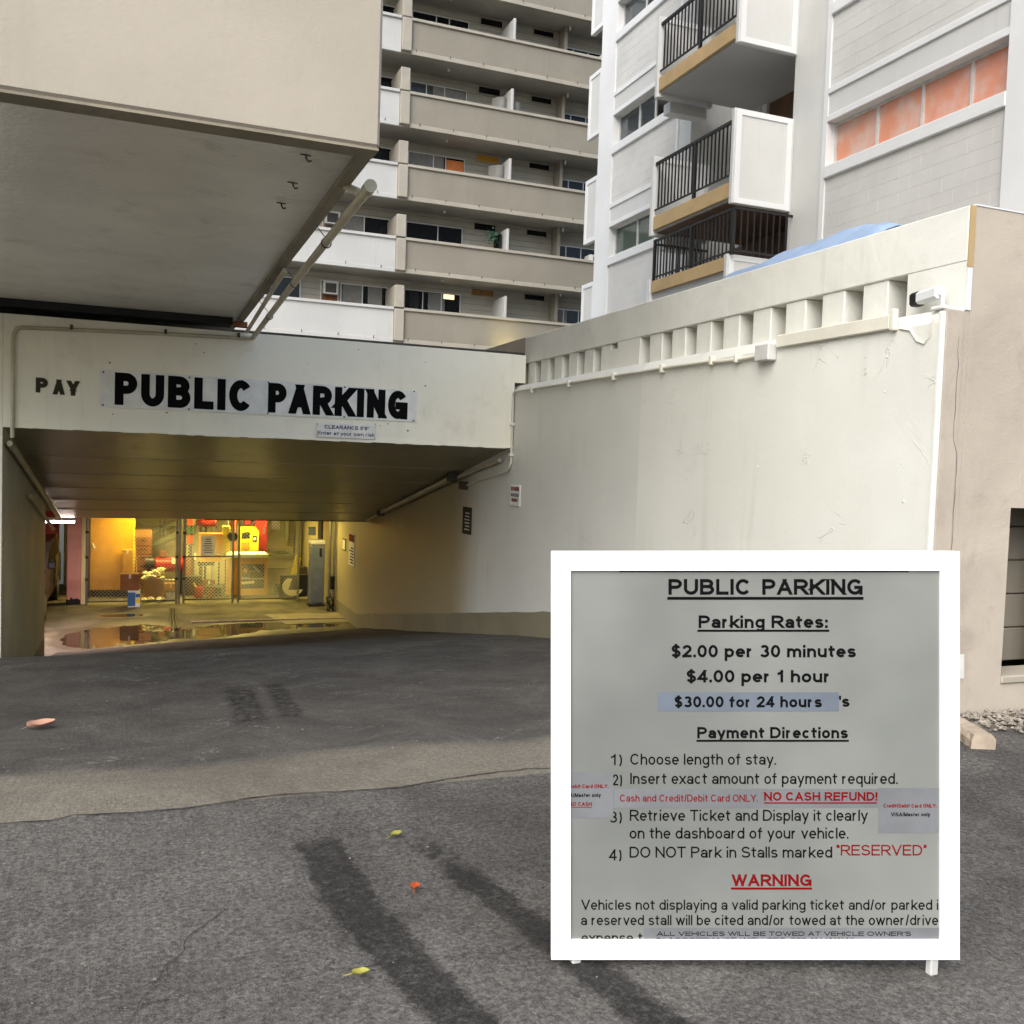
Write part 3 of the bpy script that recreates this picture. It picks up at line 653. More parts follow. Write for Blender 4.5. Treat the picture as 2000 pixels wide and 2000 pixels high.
# ------------------------------------------------------------------ long wall on the right
lw = empty('boundary_wall', 'long off white wall with a slotted parapet along the right of the driveway', 'wall')
low = MB().box(WX, 3.93, 3.702, 23.7, -4, .80); low.prism([(WX, 3.702, .80), (3.80, 3.702, .872), (3.93, 3.702, .872), (3.93, 3.702, .80)], (0, 6.2, 0))
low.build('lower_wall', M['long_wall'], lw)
B('corner_bead', M['parapet'], lw, WX-.003, WX+.03, 3.693, 3.72, -1.7, .855, .006)
B('end_face', M['beige_pink'], lw, WX+.031, 3.885, 3.694, 3.72, -1.7, .868, .003)
# base band follows the ramp
mb = MB(); yy = frange(3.72, 19.0, 60); vs = []
for y in yy:
    zg = max(gz(WX, y), FLOOR); zt = zg+.255+.004*math.sin(y*9)+noise.noise((y*4, 0, 0))*.006
    vs += [(WX-.004, y, zg-.1), (WX-.004, y, zt), (WX+.01, y, zt)]
mb.add(vs, [q for i in range(len(yy)-1) for q in ((3*i, 3*i+1, 3*i+4, 3*i+3), (3*i+1, 3*i+2, 3*i+5, 3*i+4))]); mb.build('base_band', M['band'], lw)
PX = 3.89
B('parapet_band', M['parapet'], lw, PX, PX+.2, 3.702, 9.67, 1.12, 1.40, .006)
B('parapet_block', M['parapet'], lw, PX+.001, PX+.035, 3.703, 4.10, .872, 1.119)
B('parapet_block', M['parapet'], lw, PX+.0355, PX+.199, 3.91, 4.10, .80, 1.119)
B('parapet_block', M['parapet'], lw, PX+.001, PX+.199, 7.09, 7.49, .80, 1.119)
B('parapet_block', M['parapet'], lw, PX+.001, PX+.199, 7.4905, 7.63, .80, 1.065)
B('parapet_return', M['beige'], lw, PX+.004, PX+.19, 9.672, 14, .8, 1.41)
B('slot_shade_back', M['lip'], lw, PX+.203, PX+.26, 3.92, 9.67, .785, 1.395)  # unseen wall added behind the slots, dark coloured to deepen their shade
fin = MB().bbox(0, .185, 0, .2, 0, .32, .006).mesh('slot_fin', M['parapet'])
for k in range(8): link('slot_fin', fin, lw, (PX+.012, 4.2575+.355*k, .80))
for k in range(6): link('slot_fin', fin, lw, (PX+.012, 7.632+.35*k, .80))
B('tan_strip', M['tan'], lw, PX+.001, PX+.0355, 3.694, 3.7015, 1.09, 1.398)
B('white_strip', M['white_paint'], lw, PX+.002, PX+.0352, 3.695, 3.7012, .873, 1.088)
# conduit along the ledge
cd = empty('wall_conduit', 'white conduit along the wall ledge turning down beside the header beam', 'conduit')
MB().tube([(WX-.02, 5.17, .77), (WX-.02, 5.35, .765), (WX-.02, 5.6, .77), (WX-.02, 5.78, .785), (WX-.02, 6.2, .79), (WX-.02, 9.45, .80), (WX-.02, 9.52, .79), (WX-.02, 9.54, .755), (WX-.02, 9.54, .05), (WX-.02, 9.57, -.01), (WX-.02, 9.66, -.06), (WX-.015, 11, -.25)], .0135, 10).build('conduit', M['conduit'], cd, True)
for y in (5.42, 5.72, 6.4, 7.2, 8.1, 9.0): B('clamp', M['conduit'], cd, WX-.045, WX+.001, y-.014, y+.014, .755 if y > 5.6 else .745, .82 if y > 5.6 else .80, .004)
for z in (.45, 0.12): B('clamp', M['conduit'], cd, WX-.045, WX+.001, 9.515, 9.565, z-.015, z+.015, .004)
B('junction_box', M['steel_dark'], cd, WX-.06, WX+.001, 11.0, 11.2, -.31, -.21, .006)
tag(B('junction_box', M['sign_grey'], None, WX-.07, WX-.001, 5.02, 5.165, .725, .83, .006), 'grey metal junction box between conduit and raceway on the wall ledge', 'junction box')
rw = empty('cable_raceway', 'white square cable raceway along the ledge below the security camera', 'raceway')
B('duct', M['conduit'], rw, WX-.03, WX-.001, 4.03, 5.0, .80, .878, .005)
B('end_piece', M['conduit'], rw, WX-.036, WX-.0015, 3.99, 4.02, .79, .905, .004)
mb = MB().tube([(WX-.004, 3.98, .80), (WX-.004, 3.9, .78), (WX-.004, 3.85, .72), (WX-.004, 3.8, .70), (WX-.004, 3.76, .74), (WX-.004, 3.745, .83)], .006, 6).build('cable', M['conduit'], rw, True)
# security camera
sc_ = empty('security_camera', 'white bullet security camera with black front on the wall corner', 'security camera')
a = Vector((3.83, 3.99, .955)); b_ = Vector((3.80, 3.78, .965)); dv = (a-b_).normalized()
cu = Vector((0, 0, 1)); sd_ = dv.cross(cu).normalized(); cu = sd_.cross(dv)
def cambox(l0, l1, hw, hh, ch=.012):
    pr = [(-hw, -hh+ch), (-hw+ch, -hh), (hw-ch, -hh), (hw, -hh+ch), (hw, hh-ch), (hw-ch, hh), (-hw+ch, hh), (-hw, hh-ch)]
    return MB().prism([b_+dv*l0+sd_*p+cu*q for p, q in pr], dv*(l1-l0))
cambox(-.0, .15, .03, .032).build('body', M['white_paint'], sc_); cambox(.151, .2, .032, .036).build('front', M['dark'], sc_)
MB().tube([b_+dv*.2, b_+dv*.206], .02, 16).build('lens', M['glass'], sc_, True)
MB().tube([b_+dv*.0, b_+dv*-.025+Vector((0, 0, -.02)), b_+dv*-.03+Vector((0, 0, -.085))], .011, 10).build('bracket', M['white_paint'], sc_, True)
B('base_plate', M['white_paint'], sc_, 3.765, 3.86, 3.715, 3.80, .872, .89, .004)

# beige wall facing the driveway, with a niche
bw = empty('beige_wall', 'pinkish beige rendered wall at the right edge with a small barred opening', 'wall')
y0, y1 = 3.70, 3.90
B('wall_face', M['beige_pink'], bw, 3.926, 4.29, y0, y1, -1.7, 1.40)
B('wall_face', M['beige_pink'], bw, 3.8865, 3.9255, y0+.001, y1, -1.7, .871)
B('wall_face', M['beige_pink'], bw, 4.291, 4.80, y0+.001, y1, -1.7, -1.03)
B('wall_face', M['beige_pink'], bw, 4.291, 4.80, y0+.001, y1, -.13, 1.40)
B('wall_face', M['beige_pink'], bw, 4.801, 12, y0, y1, -1.7, 1.40)
B('niche_sill', M['beige'], bw, 4.288, 4.80, y0-.012, y1, -1.07, -1.029, .006)
for k in range(5):
    for j in range(2): B('block', M['tower_grey'], bw, 4.40+j*.3-(.02 if k % 2 else 0), 4.693+j*.3-(.02 if k % 2 else 0), y1+.20, y1+.3, -1.05+k*.2, -.856+k*.2, .006)
B('niche_shade_back', M['dark'], bw, 4.1, 5.4, y1+.301, y1+.36, -1.2, 0)  # near black lining paints the shade inside the niche
B('niche_light_block', M['dark'], bw, 4.1, 5.4, y1+.001, y1+.3, -.05, 0)  # unseen cover added to keep light out of the niche
B('niche_shade_side', M['dark'], bw, 4.25, 4.285, y1+.001, y1+.3, -1.2, -.051)
B('cap_edge', M['white_paint'], bw, 3.926, 12, y0-.004, y1, 1.401, 1.409)
mb = MB(); P_ = [(3.887+noise.noise((0, k*.7, 2))*.014-(.03 if k < 8 else 0), .74-k*.075) for k in range(32)]
vs = []
for i, (x, z) in enumerate(P_): w_ = .0006+.0022*abs(noise.noise((3, i*1.3, 0))); vs += [(x-w_, 3.6935-.001, z), (x+w_, 3.6935-.001, z)]
mb.add(vs, [(2*i, 2*i+2, 2*i+3, 2*i+1) for i in range(len(P_)-1)]); mb.build('crack', M['crack'], bw)
MB().prism([(3.95, y0-.002, -1.02), (4.03, y0-.002, -1.03), (4.02, y0-.002, -.9), (3.965, y0-.002, -.9)], (0, .0015, 0)).build('pale_patch', M['parapet'], bw)
# wall signs
def wallsign(name, ya, yb, za, zb, mat, label, lines, cat='sign'):
    r = empty(name, label, cat); p = B('panel', mat, r, WX-.012, WX-.001, ya, yb, za, zb, .003)
    for body, m_, z, cap, bold, l, rr in lines: lettering(body, m_, p, (WX-.0125, yb-l*(yb-ya), z), (0, -1, 0), (0, 0, 1), (rr-l)*(yb-ya), cap, bold)
    return p
wallsign('no_parking_sign', 9.27, 9.55, -.425, -.2, M['sign_white'], 'small white notice with red lettering on the wall beside the conduit', [
    ('NO PARKING', M['ink_red'], -.262, .042, .16, .1, .9), ('DO NOT BLOCK', M['ink_purple'], -.325, .035, .15, .1, .9), ('DRIVEWAY', M['ink_red'], -.378, .035, .15, .18, .82)])
p = wallsign('wall_notice', 10.83, 11.15, -.85, -.52, M['ink_soft'], 'dark notice on the shaded ramp wall under the beam', [])
for k in range(6): B('print_line', M['sign_grey'], p, WX-.0145, WX-.0125, 10.88, 11.10-random.random()*.08, -.60-k*.04, -.585-k*.04)
p = wallsign('wall_notice', 17.45, 17.95, -1.98, -1.38, M['sign_white'], 'tall notice with a red head far down the ramp wall', [])
B('red_head', M['ink_red'], p, WX-.0145, WX-.0125, 17.47, 17.93, -1.53, -1.39)
for k in range(6): B('print_line', M['ink'], p, WX-.0145, WX-.0125, 17.52, 17.88-random.random()*.12, -1.66-k*.055, -1.635-k*.055)
p = wallsign('wall_notice', 18.25, 18.56, -1.76, -1.53, M['ink_soft'], 'small dark framed plate far down the ramp wall', [])
B('plate', M['sign_white'], p, WX-.0145, WX-.0125, 18.28, 18.53, -1.74, -1.55)
# pipes and lamp under the ramp soffit
rp = empty('ramp_pipe', 'long pipe run along the right wall under the ramp soffit', 'pipe')
MB().tube([(WX-.05, 9.8, .06), (WX-.05, 11.5, -.20), (WX-.05, 16.3, -1.03)], .022, 8).build('pipe', M['pvc'], rp, True)
MB().tube([(WX-.12, 11.3, -.17), (WX-.12, 15.0, -.82)], .03, 8).build('lamp_tube', M['pvc'], rp, True)
for y in (11.3, 15.0): B('lamp_end', M['steel_dark'], rp, WX-.17, WX-.07, y-.06, y+.06, -.22-(y-11.3)*.176, -.1-(y-11.3)*.176, .01)
lp = empty('ramp_pipe', 'pair of pipes along the left wall under the ramp soffit', 'pipe')
MB().tube([(LX+.05, 9.6, .05), (LX+.05, 15.5, -1.02)], .026, 8).build('pipe', M['pvc'], lp, True)
MB().tube([(LX+.05, 11.4, -.50), (LX+.05, 14.4, -1.08)], .022, 8).build('pipe', M['pvc'], lp, True)
tag(MB().tube([(1.0, 16.47, -1.04), (3.74, 16.47, -1.04)], .03, 8).build('header_bar', M['black'], None, True), 'black height bar hanging across the right of the garage opening', 'bar')

# ------------------------------------------------------------------ chain link fence and what stands behind it
FY = 20.6
fe = empty('chain_link_fence', 'chain link fence with steel gate posts across the back of the garage', 'fence')
for x in (-.97, .72, .775, .865, 1.84, 1.955, 3.2): MB().tube([(x, FY, FLOOR), (x, FY, -.95)], .024, 10).build('post', M['steel'], fe, True)
for x0, x1, z in ((.865, 1.84, -2.095), (.865, 1.84, -2.99), (-.95, .72, -3.0), (1.955, 3.2, -3.0), (.865, 1.84, -1.2)): MB().tube([(x0, FY, z), (x1, FY, z)], .014, 8).build('rail', M['steel_dark'], fe, True)
for x in (-.97, .72, .865):
    for z in (-1.6, -2.1, -2.55): MB().tube([(x-.03, FY, z), (x+.03, FY, z)], .033, 8).build('clamp', M['steel_dark'], fe)
mb = MB(); sp_ = .07
def wires(x0, x1, z0, z1):
    H = z1-z0
    k = x0-H
    while k < x1:
        for s in (1, -1):
            xa, xb = (k, k+H) if s == 1 else (k+H, k); za, zb = z0, z1
            # clip to the panel
            ta, tb = 0., 1.
            dx = xb-xa
            for lo, hi in ((x0, x1),):
                t1, t2 = sorted(((lo-xa)/dx, (hi-xa)/dx)); ta, tb = max(ta, t1), min(tb, t2)
            if tb-ta > .01: mb.tube([(xa+dx*ta, FY+.006*s, z0+H*ta), (xa+dx*tb, FY+.006*s, z0+H*tb)], .0048, 3, False)
        k += sp_
for a_, b2 in ((-.95, .71), (.88, 1.83), (1.97, 3.19)): wires(a_, b2, -3.02, -1.0)
tag(mb.build('chain_link_mesh', M['steel'], fe), kind='stuff')
gs = empty('gate_notice', 'white printed sheet hung on the chain link gate', 'sign')
p = B('sheet', M['sign_white'], gs, 1.19, 1.465, FY-.05, FY-.042, -2.08, -1.67, .003)
for k in range(7):
    w_ = random.uniform(.05, .09); B('print_line', M['ink'], p, 1.33-w_, 1.33+w_, FY-.0525, FY-.0505, -1.74-k*.045, -1.725-k*.045)
yc = empty('yellow_cabinet', 'tall yellow steel cabinet behind the fence beside the pink glow column', 'cabinet')
B('body', M['yellow'], yc, -.97, -.13, 21.8, 22.3, -2.93, -1.0, .01); B('edge', M['yellow_bright'], yc, -.129, -.09, 21.79, 22.3, -2.93, -1.0, .005)
B('plinth', M['dark'], yc, -.95, -.1, 21.83, 22.28, FLOOR, -2.931); MB().tube([(-.93, 21.78, -1.93), (-.89, 21.74, -2.0), (-.86, 21.74, -2.03)], .022, 8).build('handle', M['sign_white'], yc, True); B('socket', M['ochre'], yc, -.80, -.73, 21.79, 21.8, -2.76, -2.69)
dr = empty('drawer_stack', 'stack of brown drawers with a tan carton on top behind the fence', 'drawers')
for k in range(6): d_ = B('drawer', M['card_dark'], dr, -.09, .26, 22.2, 22.6, FLOOR+.1+k*.19, FLOOR+.28+k*.19, .01); B('pull', M['dark'], d_, .02, .15, 22.19, 22.2, FLOOR+.2+k*.19, FLOOR+.225+k*.19)
B('top_carton', M['card'], dr, -.1, .26, 22.2, 22.6, -1.84, -1.67, .01)
def carton(label, x0, x1, y0, y1, z0, z1, mat, lid=True, rot=.0):
    r = empty('carton', label, 'box', 'cartons by the fence')
    o = B('body', mat, r, x0, x1, y0, y1, z0, z1, .006)
    if lid:
        m = MB(); m.box(x0+.002, (x0+x1)/2-.003, y0+.002, y1-.002, z1, z1+.006); m.box((x0+x1)/2+.003, x1-.002, y0+.002, y1-.002, z1, z1+.006); m.build('flaps', mat, r)
        B('tape', M['sign_grey'], o, (x0+x1)/2-.02, (x0+x1)/2+.02, y0-.002, y0, z1-.08, z1)
    return r
carton('tall brown carton leaning by the yellow cabinet behind the fence', -.33, -.13, 21.5, 21.75, -2.72, -2.05, M['ochre'])
c1 = carton('speckled brown carton standing on the blue and white carton', -.34, .01, 20.2, 20.5, -2.73, -2.41, M['card_dark'])
c2 = carton('small blue and white printed carton on the garage floor before the fence', -.2, .03, 20.2, 20.45, FLOOR, -2.735, M['sign_white'], False)
B('blue_print', M['blue'], c2, -.203, -.06, 20.195, 20.3, FLOOR+.03, -2.77); B('blue_print', M['blue'], c2, -.055, .028, 20.194, 20.2, -2.87, -2.8); B('yellow_print', M['yellow_bright'], c2, -.05, .02, 20.194, 20.2, -2.98, -2.9)
c3 = carton('open tan carton full of crumpled paper behind the fence', .09, .46, 21.0, 21.3, FLOOR+.02, -2.6, M['card'], False)
mb = MB()
for k in range(16):
    cx, cy, cz, s = random.uniform(.1, .47), random.uniform(21.0, 21.3), random.uniform(-2.6, -2.42), random.uniform(.05, .09)
    mb.grid(lambda u, v: (cx+s*math.sin(math.pi*v)*math.cos(6.283*u)*(1+.5*noise.noise((u*5+k, v*5, 0))), cy+s*math.sin(math.pi*v)*math.sin(6.283*u)*(1+.5*noise.noise((u*5, v*5+k, 3))), cz+s*.7*math.cos(math.pi*v)*(1+.5*noise.noise((u*4, k, v*4)))), 9, 6)
mb.build('crumpled_paper', M['paper'], c3)
mb = MB()
for k in range(9):
    cx, cy, s = random.uniform(.0, .42), random.uniform(20.75, 20.95), random.uniform(.04, .08); cz = FLOOR+s*.7
    mb.grid(lambda u, v: (cx+s*math.sin(math.pi*v)*math.cos(6.283*u)*(1+.6*noise.noise((u*5+k, v*5, 0))), cy+s*math.sin(math.pi*v)*math.sin(6.283*u), cz+s*.7*math.cos(math.pi*v)*(1+.5*noise.noise((u*4, k, v*4)))), 8, 5)
tag(mb.build('paper_litter', M['paper']), 'crumpled pale paper litter on the floor behind the fence', 'litter', kind='stuff')
rc = empty('red_compressor', 'red horizontal compressor tank with motor on the floor behind the fence', 'compressor')
MB().tube([(.3, 22.1, -2.42), (.34, 22.1, -2.42), (.7, 22.1, -2.42), (.95, 22.1, -2.42)], [.12, .17, .17, .17], 16).build('tank', M['red'], rc, True)
MB().tube([(.12, 22.0, -2.36), (.3, 22.0, -2.36)], .13, 14).build('motor', M['steel_dark'], rc, True); B('label_plate', M['sign_white'], rc, .66, .76, 21.91, 21.925, -2.39, -2.25); B('control_box', M['card_dark'], rc, .42, .56, 22.0, 22.15, -2.25, -2.12, .01)
for x in (.4, .85): B('foot', M['dark'], rc, x-.03, x+.03, 22.0, 22.2, FLOOR, -2.55)
dt = empty('large_duct', 'grey green sloping pipes on the back wall behind the fence', 'pipe')
for pts, r_ in (([(.2, 22.9, -2.18), (.28, 22.9, -2.06), (.8, 22.9, -1.84), (1.2, 22.9, -1.7)], .075), ([(.3, 23.2, -1.8), (.85, 23.2, -1.56), (1.2, 23.2, -1.45)], .07), ([(-.05, 23.1, -1.3), (-.05, 23.1, -1.5), (.05, 23.1, -1.62), (.9, 23.1, -1.64)], .02)): MB().tube(pts, r_, 12).build('pipe', M['duct'], dt, True)
for x in (.42, .5): B('hanger', M['steel_dark'], dt, x, x+.03, 22.95, 22.98, -1.98, -1.0)
fp = empty('fire_pump', 'red and green valve column with a pump at its foot behind the gate', 'pump')
for z0, z1, r_, m_ in ((-1.55, -1.38, .07, 'orange'), (-1.72, -1.56, .085, 'green'), (-1.96, -1.75, .065, 'orange'), (-2.25, -1.97, .05, 'steel_dark'), (-2.68, -2.26, .1, 'card_dark')): MB().tube([(1.04, 22, z0), (1.04, 22, z1)], r_, 14).build('valve_body', M[m_], fp, True)
for z in (-1.555, -1.735, -1.965): MB().tube([(1.04, 22, z-.012), (1.04, 22, z+.012)], .095, 14).build('flange', M['steel_dark'], fp, True)
B('base', M['steel_dark'], fp, .92, 1.3, 21.85, 22.2, FLOOR, -2.66, .02); B('tag_plate', M['sign_white'], fp, 1.13, 1.17, 21.9, 21.91, -2.3, -2.15)
rm = empty('red_motor', 'red horizontal motor above the yellow box behind the gate', 'motor')
MB().tube([(1.18, 22.3, -1.5), (1.25, 22.3, -1.5), (1.3, 22.3, -1.5), (1.6, 22.3, -1.5)], [.05, .07, .1, .1], 14).build('housing', M['red'], rm, True); B('cap', M['sign_white'], rm, 1.4, 1.58, 22.25, 22.35, -1.405, -1.37)
MB().tube([(1.4, 22.5, -1.5), (1.4, 22.5, -3.07)], .03, 8).build('stand', M['steel_dark'], rm)
yb_ = empty('yellow_box', 'yellow control box on a stand behind the white sheet on the gate', 'control box')
B('body', M['ochre'], yb_, 1.22, 1.72, 21.85, 22.1, -2.16, -1.71, .012); B('side', M['yellow_bright'], yb_, 1.722, 1.88, 21.9, 22.1, -2.3, -1.55, .012); B('black_bar', M['dark'], yb_, 1.2, 1.55, 21.8, 21.84, -2.42, -2.34); B('shelf', M['ochre'], yb_, 1.25, 1.7, 21.82, 22.1, -2.34, -2.18, .01)
for x in (1.3, 1.66): B('leg', M['steel_dark'], yb_, x-.015, x+.015, 21.95, 21.98, FLOOR, -2.3)
MB().tube([(1.93, 21.8, -1.78), (1.93, 21.95, -1.78)], .11, 14).build('round_gauge', M['dark'], yb_, True)
ct = empty('pump_controller', 'yellow pump controller panel with dark dials in front of a red cabinet', 'controller')
MB().prism([(2.1, 22.4, -2.15), (2.56, 22.4, -2.15), (2.56, 22.4, -1.68), (2.48, 22.4, -1.6), (2.1, 22.4, -1.6)], (0, .15, 0)).build('panel', M['yellow_bright'], ct); B('dial', M['dark'], ct, 2.42, 2.52, 22.385, 22.4, -1.94, -1.8); B('dial_face', M['sign_white'], ct, 2.445, 2.495, 22.38, 22.385, -1.9, -1.84); B('window', M['dark'], ct, 2.18, 2.36, 22.385, 22.4, -1.86, -1.72); B('plate', M['ochre'], ct, 2.18, 2.36, 22.385, 22.4, -2.1, -1.95)
B('pedestal', M['ochre'], ct, 2.15, 2.5, 22.42, 22.55, FLOOR, -2.151)
rcab = empty('red_cabinet', 'red upright cabinet on the back wall behind the fence', 'cabinet')
B('body', M['red'], rcab, 2.5, 2.79, 22.7, 23.0, -2.2, -1.0, .01); B('door', M['red'], rcab, 2.52, 2.77, 22.685, 22.7, -2.15, -1.1, .006); B('handle', M['steel'], rcab, 2.7, 2.73, 22.67, 22.685, -1.8, -1.65)
B('body', M['red'], rcab, 2.28, 2.42, 22.8, 23.0, -1.58, -1.0, .01); B('stand', M['steel_dark'], rcab, 2.6, 2.66, 22.8, 22.9, FLOOR, -2.2)
en = empty('engine_skid', 'yellow framed engine skid with an open dark bay behind the fence', 'engine')
for n_, a_ in (('frame', (1.78, 2.1, -3.05, -2.22)), ('frame', (2.601, 2.67, -3.05, -2.22)), ('frame', (2.101, 2.6, -2.36, -2.22)), ('frame', (2.101, 2.6, -3.05, -2.92))): B(n_, M['ochre'], en, a_[0], a_[1], 21.5, 21.62, a_[2], a_[3], .008)
B('top', M['sign_white'], en, 1.8, 2.68, 21.48, 22.1, -2.218, -2.14, .008); B('bay_back', M['dark'], en, 1.8, 2.66, 21.98, 22.1, -3.05, -2.23); MB().tube([(2.2, 21.66, -2.52), (2.2, 21.8, -2.52)], .1, 16).build('pulley', M['steel_dark'], en, True); MB().tube([(2.2, 21.64, -2.52), (2.2, 21.66, -2.52)], .045, 12).build('hub', M['ochre'], en, True)
B('tray', M['steel'], en, 2.11, 2.6, 21.64, 21.9, -2.72, -2.7); B('engine_block', M['steel_dark'], en, 2.3, 2.58, 21.7, 21.95, -2.92, -2.55, .03); MB().tube([(2.36, 21.66, -2.42), (2.5, 21.66, -2.56)], .022, 8).build('hose', M['steel'], en); MB().tube([(2.12, 21.66, -2.8), (2.4, 21.66, -2.78)], .03, 8).build('hose', M['paper'], en)
lb = empty('leaning_board', 'bright yellow board leaning behind the black panel at the fence', 'board')
MB().prism([(2.99, 21.0, -2.95), (3.1, 21.0, -2.97), (3.36, 21.25, -2.2), (3.25, 21.25, -2.12)], (0, .025, 0)).build('plank', M['yellow_bright'], lb)
bp = empty('black_panel', 'black square panel with a pale round cut out leaning at the fence', 'panel')
mb = MB().prism([(2.84, 20.92, -3.06), (3.46, 20.92, -3.02), (3.46, 20.98, -2.55), (2.88, 20.98, -2.56)], (0, .02, 0)).build('panel', M['black'], bp)
cx_, cz_ = 3.14, -2.79
pts = [(cx_+.23*math.cos(a), 20.915, cz_+.21*math.sin(a)) for a in [R(120+k*10) for k in range(0, 23)]]
inner = [(cx_+.16, 20.915, -2.86), (cx_-.1, 20.915, -2.87), (cx_-.02, 20.915, -2.62)]
MB().prism(pts[::1]+inner, (0, .004, 0)).build('pale_disc', M['cream'], bp)
MB().tube([(2.86, 20.95, -2.54), (3.47, 20.95, -2.535)], .008, 6).build('top_edge', M['steel'], bp)
for nm, pts in (('topmost', [(2.9, 23.55, -2.25), (3.3, 23.55, -2.25), (3.48, 23.55, -2.31)]), ('middle', [(2.9, 23.55, -2.36), (3.48, 23.55, -2.38)]), ('lowest', [(2.9, 23.55, -2.68), (3.37, 23.55, -2.69)])):
    o = MB().tube(pts, .03, 8).build('wall_pipe', M['duct'], None, True); tag(o, nm+' of three olive pipes along the back wall right of the red cabinet', 'pipe', 'pipes on the back wall')
for nm, x, z in (('left', 3.51, -2.32), ('right', 3.69, -2.62)): o = MB().tube([(x, 23.3, z), (x, 23.3, -1.0)], .022, 8).build('wall_pole', M['steel_dark'], None, True); tag(o, nm+' one of two dark upright pipes on the pale back wall behind the fence', 'pipe', 'upright pipes on the back wall')
tag(B('wall_louvre', M['duct'], None, 3.28, 3.39, 23.4, 23.5, -2.0, -1.2, .02), 'narrow olive vent box on the pale back wall', 'vent box')
tag(B('floor_box', M['steel_dark'], None, 3.48, 3.69, 22.4, 22.6, -3.07, -2.53, .015), 'dark box on the floor behind the black panel', 'box')
# clutter behind the fence
def bucket(x, y, r_, h_, mat, label):
    k = empty('bucket', label, 'bucket'); MB().tube([(x, y, FLOOR), (x, y, FLOOR+h_)], [r_*.85, r_], 14).build('pail', mat, k, True); MB().tube([(x+r_*math.cos(a), y, FLOOR+h_+r_*.7*math.sin(a)) for a in [R(j*20) for j in range(10)]], .006, 5).build('handle', M['steel'], k); MB().tube([(x, y, FLOOR+h_), (x, y, FLOOR+h_+.012)], r_*1.04, 14).build('rim', M['steel_dark'], k)
bucket(.62, 20.95, .09, .2, M['sign_grey'], 'pale bucket behind the fence left of the gate posts')
bucket(1.45, 21.35, .1, .24, M['card_dark'], 'brown bucket on the floor under the yellow control box')
bucket(1.62, 21.6, .08, .18, M['steel_dark'], 'dark bucket beside the brown bucket behind the gate')
gcn = empty('fuel_can', 'small red fuel can on the floor left of the engine skid', 'can'); B('body', M['red'], gcn, 1.12, 1.3, 21.3, 21.42, FLOOR, FLOOR+.24, .02); MB().tube([(1.15, 21.36, FLOOR+.24), (1.1, 21.36, FLOOR+.33)], .018, 8).build('spout', M['yellow_bright'], gcn); MB().tube([(1.2, 21.36, FLOOR+.24), (1.22, 21.36, FLOOR+.29), (1.28, 21.36, FLOOR+.29), (1.29, 21.36, FLOOR+.24)], .009, 6).build('handle', M['red'], gcn)
ldr = empty('step_ladder', 'folded aluminium ladder leaning on the back wall behind the fence', 'ladder')
for x in (.52, .8): MB().tube([(x, 22.7, FLOOR), (x+.05, 23.4, -1.1)], .018, 6).build('stile', M['steel'], ldr)
for j in range(7): MB().tube([(.52+j*.007, 22.78+j*.09, FLOOR+.22+j*.25), (.8+j*.007, 22.78+j*.09, FLOOR+.22+j*.25)], .012, 6).build('rung', M['steel'], ldr)
brm = empty('broom', 'broom leaning against the yellow cabinet behind the fence', 'broom'); MB().tube([(-.02, 21.4, FLOOR+.12), (-.1, 21.75, -1.75)], .011, 6).build('stick', M['card'], brm); MB().prism([(-.1, 21.36, FLOOR), (.08, 21.36, FLOOR), (.03, 21.38, FLOOR+.14), (-.06, 21.38, FLOOR+.14)], (0, .05, 0)).build('brush', M['ochre'], brm)
hs = MB().tube([(2.95+.13*math.cos(a*.5), 21.5+.1*math.sin(a*.5), FLOOR+.02+a*.004) for a in range(60)], .014, 6).build('coiled_hose', M['green'], None, True); tag(hs, 'coiled green hose on the floor right of the engine skid', 'hose')
for nm, x0, x1, y0_, z0_, z1_, mt in (('pale square notice above the wall pipes behind the fence', 3.0, 3.2, 23.66, -1.75, -1.5, 'sign_white'), ('small red notice high on the back wall behind the fence', 1.95, 2.08, 23.66, -1.72, -1.55, 'red')): tag(B('wall_plate', M[mt], None, x0, x1, y0_, y0_+.03, z0_, z1_, .004), nm, 'sign')
vp_ = empty('valve_pipes', 'bundle of thin upright pipes and hoses behind the gate posts', 'pipe')
for j, (x, y, m_) in enumerate(((.9, 22.4, 'steel'), (1.15, 22.6, 'duct'), (1.3, 22.7, 'steel_dark'), (1.55, 22.6, 'steel'), (1.9, 22.7, 'duct'), (2.0, 22.3, 'orange'))): MB().tube([(x, y, FLOOR), (x+.02, y, -2.3), (x, y, -1.6), (x+.05*((j % 3)-1), y, -1.0)], .02+.006*(j % 3), 8).build('pipe', M[m_], vp_, True)
for j in range(6):
    x = .95+j*.3; MB().tube([(x, 22.2, -1.45-.1*(j % 2)), (x+.12, 22.15, -1.75), (x+.25, 22.2, -1.5), (x+.4, 22.25, -1.35)], .01, 6).build('hose', M['rubber'], vp_, True)
for lab, a_ in (('flat brown carton behind the coiled hose', (2.95, 3.2, 21.9, 22.1, FLOOR, FLOOR+.22)), ('square tan carton on the floor behind the open carton of paper', (.5, .8, 21.6, 21.9, FLOOR, FLOOR+.28)), ('dark brown carton beside the pump foot behind the gate', (1.32, 1.58, 21.9, 22.1, FLOOR, FLOOR+.3))): carton(lab, *a_, M['card_dark'] if 'dark' in lab or 'flat' in lab else M['card'])
